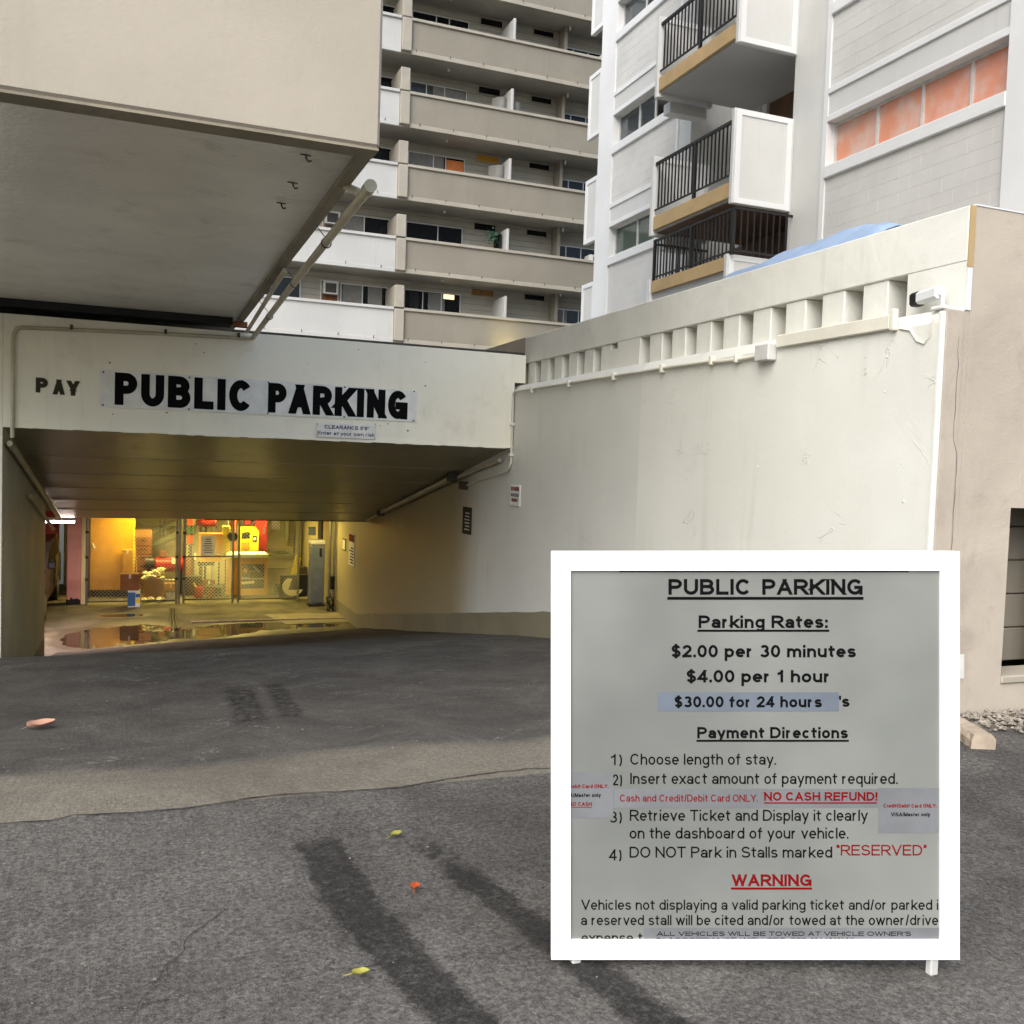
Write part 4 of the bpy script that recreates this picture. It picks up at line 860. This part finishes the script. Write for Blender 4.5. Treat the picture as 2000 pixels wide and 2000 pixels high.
# gate operator cabinet
gc = empty('gate_cabinet', 'slate blue gate operator cabinet with a pale lid before the fence', 'cabinet')
B('body', M['slate'], gc, 3.33, 3.62, 19.8, 20.12, FLOOR+.04, -1.79, .02); B('door_panel', M['slate'], gc, 3.415, 3.612, 19.79, 19.8, FLOOR+.08, -1.81, .004); B('lid', M['sign_grey'], gc, 3.31, 3.64, 19.78, 20.14, -1.788, -1.68, .03); B('foot', M['dark'], gc, 3.30, 3.64, 19.78, 20.14, FLOOR, FLOOR+.039, .008); B('lock', M['dark'], gc, 3.50, 3.55, 19.77, 19.79, -2.02, -1.85, .01)
tag(B('switch_box', M['slate'], None, 3.31, 3.46, 20.05, 20.12, -1.6, -1.42, .008), 'small grey switch box above the slate gate cabinet', 'switch box')
tag(MB().tube([(3.56, 20.05, -1.68), (3.56, 20.05, -.95)], .055, 12).build('mounting_post', M['steel_dark'], None, True), 'dark square conduit rising from the slate gate cabinet', 'conduit')
gp = empty('gate_rail_post', 'pair of galvanised posts with tangled cables beside the ramp wall', 'post')
for x in (3.60, 3.69): MB().tube([(x, 19.15, FLOOR), (x, 19.15, -.95)], .028, 10).build('post', M['steel'], gp, True)
for k in range(9):
    a0 = random.random()*6.3; P_ = [(3.62+.09*math.sin(a0+j*.9)*random.uniform(.4, 1), 19.1+.07*math.cos(a0+j*1.1), FLOOR+.02+j*.06*random.uniform(.5, 1.2)) for j in range(6)]; MB().tube(P_, .009, 6).build('cable', M['rubber'], gp, True)
B('latch', M['rubber'], gp, 3.62, 3.70, 19.08, 19.12, -2.62, -2.35, .01)
hd = MB()
for k in range(3): hd.tube([(.55+k*.05, 17.5, FLOOR+.012), (.56+k*.045, 18.6, FLOOR+.014), (.6+k*.04, 19.9, FLOOR+.012)], .016, 8)
tag(hd.build('floor_hose', M['steel_dark'], None, True), 'dark hoses lying across the wet garage floor', 'hose')
tag(MB().prism([(2.55, 17.7, FLOOR+.004), (4, 17.75, FLOOR+.004), (4, 18.9, FLOOR+.004), (2.3, 18.9, FLOOR+.004)], (0, 0, .003)).build('floor_slab', M['lip']), kind='structure')
tag(B('floor_kerb', M['kerb'], None, .9, 3.735, 18.15, 18.22, FLOOR, FLOOR+.03, .008), 'low concrete edge across the garage floor before the fence', 'kerb')

# parked car glimpsed in the dark bay on the left
car = empty('parked_car', 'dull grey car parked in the dark bay behind the left wall', 'car')
prof = [(16.3, -2.75), (16.28, -2.45), (16.4, -2.28), (17.35, -2.18), (18.0, -1.72), (19.6, -1.68), (20.15, -2.1), (20.6, -2.18), (20.65, -2.75)]
MB().prism([(-1.26, y, z) for y, z in prof], (-1.55, 0, 0)).build('body', M['car'], car)
MB().prism([(-1.256, 17.5, -2.15), (-1.256, 18.05, -1.79), (-1.256, 19.5, -1.75), (-1.256, 19.9, -2.1)], (-.003, 0, 0)).build('side_window', M['glass'], car)
B('mirror', M['dark'], car, -1.26, -1.12, 17.45, 17.55, -2.17, -2.03, .02)
for y in (17.0, 19.8):
    tw = MB().tube([(-1.25, y, -2.77), (-1.46, y, -2.77)], .3, 20).build('wheel', M['rubber'], car, True); MB().tube([(-1.245, y, -2.77), (-1.25, y, -2.77)], .19, 16).build('rim', M['steel'], tw, True)
B('headlight', M['sign_white'], car, -1.5, -1.28, 16.28, 16.33, -2.48, -2.36, .02); B('headlight', M['sign_white'], car, -2.78, -2.56, 16.28, 16.33, -2.48, -2.36, .02)

car.location = (-.3, 1.7, 0)
# ------------------------------------------------------------------ apartment tower straight ahead
TY, TW = 33.1, 34.5
tw = empty('apartment_tower', 'tall taupe apartment tower with open balcony galleries above the garage', 'building')
B('wall', M['tower_wall'], tw, -12, 17.6, TW, TW+6, -1, 22)
B('podium_wall', M['tower_grey'], tw, -12, 17.6, TY+.05, TW, -1, 4.1)
B('pier', M['tower_grey'], tw, 14.83, 14.95, TW-.6, TW, 4.1, 22)
LV = [2.96, 5.48, 7.95, 10.5, 13.02, 15.54, 18.05]
hook = MB().tube([(0, 0, 0), (0, -.02, .02), (0, -.025, .06), (.01, -.012, .08)], .012, 5).mesh('drip_spout', M['steel_dark'])
pil_lo = MB().bbox(-.17, .17, -.14, .06, -1.18, -.06, .015).mesh('pilaster', M['tower_trim']); pil_hi = MB().bbox(-.17, .17, -.08, 1.35, 0, .78, .015).mesh('fin_wall', M['tower_trim'])
fin2 = MB().bbox(-.05, .05, 0, 1.35, 0, .8, .01).mesh('divider', M['tower_white'])
def window(par, x0, x1, z0, z1, mulls, mat, y=TW, fr=None, deep=.05, name='window'):
    fr = fr or M['alu']; w_ = .035
    m = MB(); m.box(x0, x1, y-deep, y+.02, z1-w_, z1); m.box(x0, x1, y-deep, y+.02, z0, z0+w_)
    for x in [x0, x1-w_]+[q-w_/2 for q in mulls]: m.box(x, x+w_, y-deep+.001, y+.02, z0+w_, z1-w_)
    f = m.build(name, fr, par); B('pane', mat, f, x0+w_, x1-w_, y-.018, y+.019, z0+w_, z1-w_)
    return f
def hang(f, x0, x1, z0, z1, mat, y=TW-.019):
    n = max(8, int((x1-x0)/.04)); m = MB(); m.grid(lambda u, v: (x0+(x1-x0)*u, y-.006-.005*math.sin(u*n*1.1), z0+(z1-z0)*v), n*2, 1); m.build('curtain', mat, f)
for li, zp in enumerate(LV):
    zb = zp-1.24
    B('balcony_slab', M['tower_soffit'], tw, -12, 17.6, TY+.02, TW, zb, zb+.16)
    for x0, x1, mat, cap in ((-12, 8.26, M['tower_white'], M['tower_white']), (8.62, 17.6, M['tower_grey'], M['tower_trim'])):
        p = B('parapet', mat, tw, x0, x1, TY, TY+.12, zb+.14, zp-.1)
        B('cap', cap, p, x0, x1, TY-.07, TY+.15, zp-.1, zp, .01); B('bottom_lip', cap, p, x0, x1, TY-.035, TY+.1, zb-.01, zb+.139, .01)
        for k in range(20):
            x = 10.05-1.25*10+1.25*k
            if x0 < x < x1-.2: link('drip_spout', hook, p, (x+(.0 if li % 2 else .2), TY-.035, zb+.1))
    link('pilaster', pil_lo, tw, (8.44, TY, zp)); link('fin_wall', pil_hi, tw, (8.44, TY, zp)); link('divider', fin2, tw, (12.5, TY+.05, zp))
    if li == 0: continue
    zt = zp+.93; z0 = zp-.9
    # right bay: sliding windows, high windows, recessed lobby glazing
    mulls = [(9.95, 10.4), (9.69, 10.42), (10.2,), (9.95, 10.42), (9.6, 10.3), (9.9, 10.4), (10.1,)][li]
    f = window(tw, 8.97, 11.17, z0, zt, mulls, M['glass'])
    if li in (3, 4): hang(f, 9.0, 10.35, z0, zt-.04, M['curtain'])
    if li == 3: hang(f, 10.45, 11.12, z0, zt-.1, M['curtain_o'])
    if li == 4: hang(f, 9.95, 11.12, z0, zt-.06, M['curtain']); 
    if li == 4: B('painted_sky_pane', M['glass_blue'], f, 9.02, 9.85, TW-.03, TW-.02, z0, zt-.04)
    if li == 1:
        for x in (9.2, 9.9, 10.2): hang(f, x, x+.35, z0, zt-.05, M['curtain'] if x > 9.8 else M['dark'])
        B('lit_pane', emit('lit room', (236, 206, 150), 1.0), f, 10.5, 10.92, TW-.03, TW-.02, zt-.22, zt-.05)
    f = window(tw, 11.59, 12.52, zp+.92+.0, zp+1.23-.0, (), M['glass'] if li != 3 else M['ochre'], fr=M['tower_trim'])
    if li == 1:
        for k in range(4): B('louvre', M['card'], f, 11.62, 12.49, TW-.03, TW-.019, zp+.96+k*.06, zp+.995+k*.06)
    f = window(tw, 13.74, 14.64, zp+.97, zp+1.24, (), M['glass'], fr=M['tower_trim'])
    f = window(tw, 14.96, 17.2, z0, zp+.78, (15.45, 16.1), M['glass'])
    if li == 1: hang(f, 15.0, 15.6, z0, zp+.74, M['curtain'])
    # left bay
    f = window(tw, 6.62, 8.36, z0, zt-.02, (7.42,), M['glass'])
    if li in (1, 2): hang(f, 6.7, 7.4, z0, zt-.06, M['curtain'])
    if li == 1: hang(f, 7.62, 8.15, z0, zt-.06, M['curtain'])
    f = window(tw, 5.9, 6.55, z0, zt+.02, (), M['card_dark'] if li == 1 else M['curtain_o'])
    if li in (1, 2):
        ac = B('air_conditioner', M['sign_grey'], f, 5.97, 6.47, TW-.3, TW-.02, zt-.5, zt-.06, .01); B('grille', M['steel_dark'], ac, 6.03, 6.42, TW-.31, TW-.3, zt-.45, zt-.12)
    if li in (2, 4, 5): hang(f, 6.0, 6.4, z0, zt-.1, M['curtain'])
    if li in (5, 6): hang(window(tw, 8.66, 8.94, z0, zt, (), M['glass']), 8.7, 8.92, z0, zt, M['curtain'])
    f = window(tw, 3.2, 5.2, z0, zt, (4.2,), M['glass'])
    if li == 2:
        f = window(tw, 8.64, 8.95, z0, zt, (), M['dark']); ac = B('air_conditioner', M['sign_grey'], f, 8.66, 8.93, TW-.28, TW-.02, zt-.42, zt-.06, .01)
    MB().tube([(10.2, TW-.8, zb+1.24+1.27-.0), (10.2, TW-.8, zb+1.24+1.2)], .05, 10).build('ceiling_lamp', M['sign_white'], tw, True)
    MB().tube([(15.0, TW-.7, zp+1.27), (15.0, TW-.7, zp+1.12)], .035, 8).build('ceiling_lamp', M['sign_white'], tw, True)
# furniture screens leaning by the gallery dividers
def screen(lvl, x0, x1, h, label, mat=M['curtain']):
    zp = LV[lvl]; m = MB(); m.grid(lambda u, v: (x0+(x1-x0)*u, TY+.75-.35*math.sin(u*2.4), zp-1.08+(h+1.08)*v), 12, 1)
    o = m.build('balcony_screen', mat); o.modifiers.new('thick', 'SOLIDIFY').thickness = .03; return tag(o, label, 'screen')
screen(4, 11.95, 12.44, .58, 'dark grey screen left of the divider on the fourth gallery from the beam')
screen(4, 12.6, 13.0, .5, 'dark grey screen right of the divider on the fourth gallery from the beam')
screen(3, 11.9, 12.44, .62, 'grey curved screen beside the divider on the third gallery from the beam')
screen(2, 12.2, 12.44, .66, 'dark green screen beside the divider on the second gallery from the beam', M['glass'])
pl = empty('balcony_plant', 'small leafy plant on the second gallery from the beam', 'plant'); mb = MB()
for k in range(90):
    c = Vector((12.05+random.gauss(0, .13), TY+.5+random.gauss(0, .1), LV[2]+.55+random.gauss(0, .12))); a = Vector((random.gauss(0, 1), random.gauss(0, 1), random.gauss(0, 1))).normalized()*.06; b2 = a.cross(Vector((random.random(), 1, .3))).normalized()*.025
    mb.add([c-a, c+b2, c+a, c-b2], [(0, 1, 2, 3)])
mb.build('leaves', M['green'], pl); MB().tube([(12.05, TY+.5, LV[2]-1.08), (12.05, TY+.5, LV[2]+.5)], .012, 5).build('stem', M['card_dark'], pl); MB().tube([(12.05, TY+.5, LV[2]-1.08), (12.05, TY+.5, LV[2]-.7)], [.12, .16], 10).build('pot', M['card_dark'], pl)
for lvl, xx in ((5, 16.6), (2, 16.4)):
    zp = LV[lvl]; a_ = empty('balcony_unit', 'pale air conditioning unit at the right end of the %s gallery' % ('uppermost' if lvl == 5 else 'second'), 'air conditioner'); B('casing', M['sign_grey'], a_, xx-.45, xx+.45, TY+.2, TY+.7, zp-.5, zp+.28, .02); B('grille', M['dark'], a_, xx-.3, xx+.35, TY+.19, TY+.2, zp-.3, zp+.2); B('stand', M['steel_dark'], a_, xx-.4, xx+.4, TY+.25, TY+.65, zp-1.08, zp-.501)
# yellow flood lamp between the podium and the tower
fl = empty('flood_lamp', 'small yellow flood lamp shining up the taupe front behind the parapet', 'lamp')
B('housing', M['steel_dark'], fl, 12.4, 12.7, 32.2, 32.4, 4.05, 4.15, .01); B('lens', M['tube_warm'], fl, 12.43, 12.67, 32.22, 32.38, 4.151, 4.16); B('stem', M['steel_dark'], fl, 12.52, 12.58, 32.27, 32.33, 1.15, 4.05)
ld = bpy.data.lights.new('flood_light', 'SPOT'); ld.energy = 22; ld.color = (1, .82, .25); ld.spot_size = R(100); ld.spot_blend = 1; ld.shadow_soft_size = .08
lo = bpy.data.objects.new('flood_light', ld); COL.objects.link(lo); lo.parent = fl; lo.location = (12.55, 32.3, 4.2); lo.rotation_euler = Vector((0, -.9, -.45)).to_track_quat('Z', 'Y').to_euler()

# ------------------------------------------------------------------ white apartment building on the right
FX = 10.0; PIT = 2.53
rb = empty('white_apartment_building', 'white apartment building with tan edged balconies and peach windows at upper right', 'building')
B('core', M['white_side'], rb, FX+1.3, FX+9, 4, 20.5, .5, 20)
B('roof_deck', M['tower_soffit'], rb, 3.95, 24, 3.95, 34, .55, .78)
B('pier', M['white_paint'], rb, FX-.03, FX+1.4, 19.86, 20.58, .7, 20)
B('plain_wall', M['white_side'], rb, FX, FX+1.3, 12.5, 13.3, .7, 20)
B('far_wall', M['white_side'], rb, FX-.0, FX+1.3, 16.5, 16.95, .7, 20)
B('near_pier', M['white_paint'], rb, FX-.04, FX+1.3, 7.5, 9.02, .7, 20)
B('bay_edge', M['white_paint'], rb, FX-.025, FX+1.3, 12.40, 12.499, .7, 20)
B('pier', M['white_paint'], rb, FX-.02, FX+1.3, 16.96, 17.05, .7, 20)
blk = MB().bbox(0, .09, .0015, .3985, .0015, .1985, .0025).mesh('block', M['block'])
def blocks(y0, y1, z0, z1):
    B('mortar', M['block'], rb, FX+.0065, FX+1.3, y0, y1, z0, z1)
    r = 0; z = z1-.2
    while z >= z0-.001:
        y = y0-(.2 if r % 2 else 0)
        while y < y1-.01:
            if y >= y0-.001 and y+.4 <= y1+.001: link('block', blk, rb, (FX+.004, y, z))
            else:
                a_, b2 = max(y, y0), min(y+.4, y1)
                if b2-a_ > .03: B('block', M['block'], rb, FX+.004, FX+.09, a_+.0015, b2-.0015, z+.0015, z+.1985, .0025)
            y += .4
        z -= .2; r += 1
def bay(y0, y1, k, mulls, panes, seam):
    z = 4.69+PIT*k
    B('window_sill', M['white_paint'], rb, FX-.05, FX+.3, y0, y1, z, z+.19, .012)
    B('window_head', M['white_side'], rb, FX-.004, FX+1.3, y0, y1, z+.88, z+1.31); B('head_trim', M['white_paint'], rb, FX-.03, FX-.0045, y0, y1, z+.88, z+.98, .006)
    B('floor_trim', M['white_paint'], rb, FX-.035, FX+.3, y0, y1, z+1.311, z+1.41, .008)
    ys_ = [y0]+list(mulls)+[y1]
    m = MB(); xx = FX+.16
    m.box(xx-.03, xx+.03, y0, y1, z+.84, z+.879); m.box(xx-.03, xx+.03, y0, y1, z+.191, z+.22)
    for q in ys_: q = min(max(q, y0+.02), y1-.02); m.box(xx-.029, xx+.029, q-.02, q+.02, z+.221, z+.839)
    f = m.build('window', M['alu'], rb)
    for i in range(len(ys_)-1): B('pane', panes[i % len(panes)], f, xx, xx+.015, ys_[i]+.021, ys_[i+1]-.021, z+.221, z+.839)
    B('room', M['dark'], rb, FX+.5, FX+1.29, y0, y1, z+.19, z+.88)
    blocks(y0, y1, z+1.411, z+PIT-.001)
for k in (0, 1, 2):
    bay(9.021, 12.399, k, (9.73, 10.58, 11.46), [M['peach']], 0)
    bay(17.051, 19.859, k, (18.0, 18.79) if k != 1 else (17.6, 18.2, 18.9), [M['glass_green']] if k == 0 else [M['glass_blue'], M['glass'], M['glass_blue']], 0)
blocks(9.021, 12.399, 3.29, 4.689); blocks(17.051, 19.859, 2.09, 4.689)
B('wall_base', M['block'], rb, FX+.01, FX+1.3, 9.021, 12.399, .7, 3.289); B('wall_base', M['block'], rb, FX+.01, FX+1.3, 17.051, 19.859, .7, 2.089)
# end panels beyond the pier
for k in range(5):
    z = 2.95+k*2.5; m = MB(); p = B('end_panel', M['white_side'], rb, FX+.01, FX+.1, 20.582, 21.25, z, z+1.52)
    m = MB(); m.box(FX-.012, FX+.0095, 20.585, 20.67, z+.1, z+1.42); m.box(FX-.012, FX+.0095, 21.16, 21.25, z+.1, z+1.42); m.box(FX-.012, FX+.0095, 20.585, 21.25, z+1.421, z+1.52); m.box(FX-.012, FX+.0095, 20.585, 21.25, z, z+.099); m.build('panel_frame', M['white_paint'], p)
# balconies
bal = MB().box(-.011, .011, -.011, .011, 0, .84).mesh('baluster', M['black'])
def panel(par, y, z0, z1, x0=8.84, x1=10.06):
    p = B('side_panel', M['white_side'], par, x0, x1, y-.04, y+.04, z0, z1, .006); m = MB(); e = .1
    for s in (-1, 1):
        ya, yb = (y-.058, y-.041) if s < 0 else (y+.041, y+.058)
        m.box(x0+.03, x0+.03+e, ya, yb, z0+e, z1-e); m.box(x1-e-.1, x1-.1, ya, yb, z0+e, z1-e); m.box(x0+.03, x1-.1, ya, yb, z0+.01, z0+e-.0005); m.box(x0+.03, x1-.1, ya, yb, z1-e+.0005, z1-.01)
    m.build('panel_frame', M['white_paint'], p)
for k in range(3):
    z = 4.5+2.555*k
    sl = B('balcony', M['tower_white'], rb, 8.93, FX+1.25, 13.345, 15.85, z-.03, z+.22)
    B('edge', M['tan'], sl, 8.87, 8.929, 13.36, 15.84, z, z+.25, .006)
    panel(sl, 13.3, z-.12, z+1.4); panel(sl, 15.9, z-.1, z+1.38)
    m = MB(); m.box(8.872, 8.918, 13.36, 15.84, z+1.2, z+1.25); m.box(8.88, 8.91, 13.36, 15.84, z+.36, z+.385); m.box(8.872, 8.918, 14.46, 14.52, z+.252, z+1.2); m.build('rail', M['black'], sl)
    for j in range(21):
        y = 13.42+j*.1152
        if abs(y-14.49) > .04: link('baluster', bal, sl, (8.895, y, z+.37))
    B('beam_stub', M['white_side'], sl, 9.2, FX, 15.96, 16.2, z-.28, z-.08)
# loggia behind the balconies
B('loggia_wall', M['brown'], rb, FX+1.0, FX+1.08, 13.301, 15.5, .8, 20)
B('loggia_wall', M['white_side'], rb, FX+.9, FX+1.07, 15.501, 16.499, .8, 20); B('loggia_post', M['white_paint'], rb, FX+.93, FX+.999, 15.35, 15.5, .8, 20)
# lowest balcony: railing turns the corner, brown boarded wall behind
sl = B('balcony', M['tower_white'], rb, 8.93, FX+.9, 13.4, 15.85, 3.2, 3.5)
B('edge', M['tan'], sl, 8.87, 8.929, 13.46, 15.82, 3.33, 3.55, .006); B('far_post', M['white_paint'], sl, 8.85, 8.95, 15.85, 15.96, 2.9, 3.6); panel(sl, 13.35, 2.1, 3.58)
B('ceiling_board', M['brown'], sl, 8.96, FX+1.2, 13.36, 15.84, 4.452, 4.468)
B('inner_board', M['brown'], sl, FX+.9, FX+.96, 13.31, 16.4, 3.4, 4.45)
plk = MB().bbox(0, .03, 0, .12, 0, 1.0, .004).mesh('board', M['brown'])
for j in range(24): link('board', plk, sl, (FX+.865, 13.32+j*.124, 3.45))
m = MB(); m.box(8.87, 8.91, 13.2, 15.75, 4.27, 4.31); m.box(8.88, 8.905, 13.2, 15.75, 3.6, 3.63); m.box(8.87, FX, 13.17, 13.199, 4.27, 4.31); m.box(8.87, FX, 13.175, 13.195, 3.6, 3.63)
m.box(8.87, FX, 15.72, 15.749, 4.2, 4.24); m.box(8.87, 8.92, 15.751, 15.80, 3.55, 4.31); m.box(8.868, 8.912, 14.48, 14.53, 3.552, 4.27); m.box(8.868, 8.912, 13.201, 13.24, 3.552, 4.27); m.build('rail', M['black'], sl)
bal2 = MB().box(-.01, .01, -.01, .01, 0, .72).mesh('baluster', M['black'])
for j in range(22): link('baluster', bal2, sl, (8.892, 13.3+j*.112, 3.55))
for j in range(8):
    link('baluster', bal2, sl, (9.0+j*.125, 13.184, 3.57)); link('baluster', bal2, sl, (9.0+j*.125, 15.735, 3.52))

# blue tarpaulin canopy behind the parapet
tp = empty('blue_canopy', 'pale blue fabric canopy showing over the parapet', 'canopy'); mb = MB()
def tfn(u, v):
    y = 5.7+u*2.2; prof = (1.985-.03*abs(y-6.3)-.012*max(0, y-6.4)**2 if y > 6.3 else 1.985-.16*(6.3-y)**1.5)
    return (4.75+v*1.5, y, prof-(1.9*(.35-v)**1.25 if v < .35 else .55*(v-.35)**1.6)+.012*math.sin(u*13)+noise.noise((u*5, v*6, 0))*.035+abs(noise.noise((u*9, v*3, 4)))*.03)
mb.grid(tfn, 30, 14); o = mb.build('fabric', M['tarp'], tp, True); o.modifiers.new('thick', 'SOLIDIFY').thickness = .008
for x, y in ((4.85, 5.8), (6.1, 5.8), (4.85, 7.8), (6.1, 7.8)): MB().tube([(x, y, .78), (x, y, 1.72)], .02, 8).build('pole', M['steel'], tp)

# ------------------------------------------------------------------ parking rates board standing on the driveway
BD = 2.30; K = BD/1850.14
bo = CF*BD+CR*((1475.6-1000)*K)-CU*((1475.6-1000)*K)      # centre of the board's front face
ex, ey, ez = CR.copy(), CU.copy(), -CF.copy()
def Pt(a, b, c=0.): return bo+ex*a+ey*b+ez*c
def zp_(x, y): return ((1060+x/2.3-1475.6)*K, -(1060+y/2.3-1475.6)*K)
rbd = empty('rates_board', 'white framed parking rates board standing on the driveway at lower right', 'sign')
def slab(name, mat, par, a0, a1, b0, b1, c0, c1):
    return MB().prism([Pt(a0, b0, c0), Pt(a1, b0, c0), Pt(a1, b1, c0), Pt(a0, b1, c0)], ez*(c1-c0)).build(name, mat, par)
HO = 399*K; HI = 361*K
slab('frame_top', M['board_white'], rbd, -HO, HO, HI, HO, -.03, 0); slab('frame_bottom', M['board_white'], rbd, -HO, HO, -HO, -HI, -.03, 0)
slab('frame_side', M['board_white'], rbd, -HO, -HI, -HI, HI, -.03, -.0002); slab('frame_side', M['board_white'], rbd, HI, HO, -HI, HI, -.03, -.0002)
face = slab('panel', M['board_face'], rbd, -HO+.01, HO-.01, -HO+.01, HO-.01, -.026, -.008)
FZ = -.0078
def line(body, x0, x1, yb, cap, mat, bold, under=None, off=0.):
    a0, b0 = zp_(x0, yb); a1, _ = zp_(x1, yb)
    o = lettering(body, mat, face, Pt(a0, b0, FZ+off), ex, ey, a1-a0, cap/2.3*K, bold, off=.0004)
    if under:
        ua, ub = zp_(under[0], under[2]); uc, _ = zp_(under[1], under[2]); slab('underline', mat, face, ua, uc, ub-.0016*under[3], ub+.0016*under[3], FZ+off+.0003, FZ+off+.0006)
def film(x0, x1, y0, y1, mat):
    a0, b1 = zp_(x0, y0); a1, b0 = zp_(x1, y1); slab('label_film', mat, face, a0, a1, b0, b1, FZ, FZ+.0006)
I_, R_ = M['ink'], M['ink_red']; BO, RG = .15, .098
slab('top_dark_strip', I_, face, zp_(345, 0)[0], zp_(1650, 0)[0], HI-.004, HI+.01, FZ, FZ+.0006)  # dark line along the top edge of the panel
line('PUBLIC', 567, 938, 235, 71, I_, BO, (562, 1446, 251, 2.2)); line('PARKING', 990, 1442, 235, 71, I_, BO)
line('Parking Rates:', 703, 1285, 385, 57, I_, BO, (698, 1292, 397, 1.6))
line('$2.00 per 30 minutes', 580, 1412, 517, 56, I_, BO); line('$4.00 per 1 hour', 648, 1297, 630, 56, I_, BO)
film(518, 1335, 675, 760, M['sticker_blue']); line('$30.00 for 24 hours', 594, 1258, 742, 50, I_, BO, None, .0007); line("'", 1336, 1345, 742, 52, I_, BO); line('s', 1349, 1383, 740, 50, I_, BO)
line('Payment Directions', 697, 1376, 882, 51, I_, BO, (693, 1380, 893, 1.5))
for a_ in (('1)', 308, 358, 1003), ('Choose length of stay.', 395, 1052, 1001), ('2)', 316, 358, 1094), ('Insert exact amount of payment required.', 395, 1600, 1088), ('3)', 303, 357, 1262), ('Retrieve Ticket and Display it clearly', 393, 1465, 1254),
           ('on the dashboard of your vehicle.', 392, 1378, 1334), ('4)', 300, 356, 1432), ('DO NOT Park in Stalls marked', 392, 1305, 1420)): line(a_[0], a_[1], a_[2], a_[3], 50, I_, RG)
line('\u201cRESERVED\u201d', 1325, 1730, 1410, 48, R_, RG)
film(320, 1511, 1110, 1195, M['sticker']); line('Cash and Credit/Debit Card ONLY.', 348, 970, 1167, 32, R_, .1, None, .0007); line('NO CASH REFUND!', 998, 1508, 1163, 39, R_, BO, (998, 1505, 1173, 1.0), .0007)
film(100, 318, 1036, 1240, M['sticker']); line('Debit Card ONLY.', 118, 297, 1106, 17, R_, BO, None, .0007); line('A/Master only', 122, 262, 1146, 17, I_, BO, None, .0007); line('NO CASH', 120, 222, 1186, 17, R_, BO, (120, 222, 1192, .5), .0007)
film(1513, 1810, 1106, 1308, M['sticker']); line('Credit/Debit Card ONLY.', 1535, 1776, 1194, 17, R_, BO, None, .0007); line('VISA/Master only', 1570, 1745, 1233, 17, I_, BO, None, .0007)
line('WARNING', 853, 1212, 1548, 53, R_, BO, (849, 1214, 1559, 1.6))
line('Vehicles not displaying a valid parking ticket and/or parked i', 175, 1783, 1655, 46, I_, RG); line('a reserved stall will be cited and/or towed at the owner/drive', 173, 1783, 1724, 46, I_, RG)
line('expense t', 175, 450, 1802, 44, I_, RG)
film(458, 1810, 1736, 1830, M['sticker']); line("ALL VEHICLES WILL BE TOWED AT VEHICLE OWNER'S", 515, 1660, 1772, 20, I_, .12, None, .0007); line('IN ACCORDANCE WITH SEC. 290-11 HAWAII', 515, 1400, 1800, 20, I_, .12, None, .0007)
# short legs down to the asphalt and a prop behind
for a in (-HO+.06, HO-.06):
    q = Pt(a, -HO, -.015); g_ = gz(q.x, q.y)
    B('leg', M['sign_grey'], rbd, q.x-.012, q.x+.012, q.y-.01, q.y+.01, g_-.005, q.z+.004, .003)
    top = Pt(a*.95, HO*.55, -.03); ft = Pt(a*.95, -HO, -.38); ft.z = gz(ft.x, ft.y); MB().tube([top, ft], .012, 8).build('prop', M['board_white'], rbd)
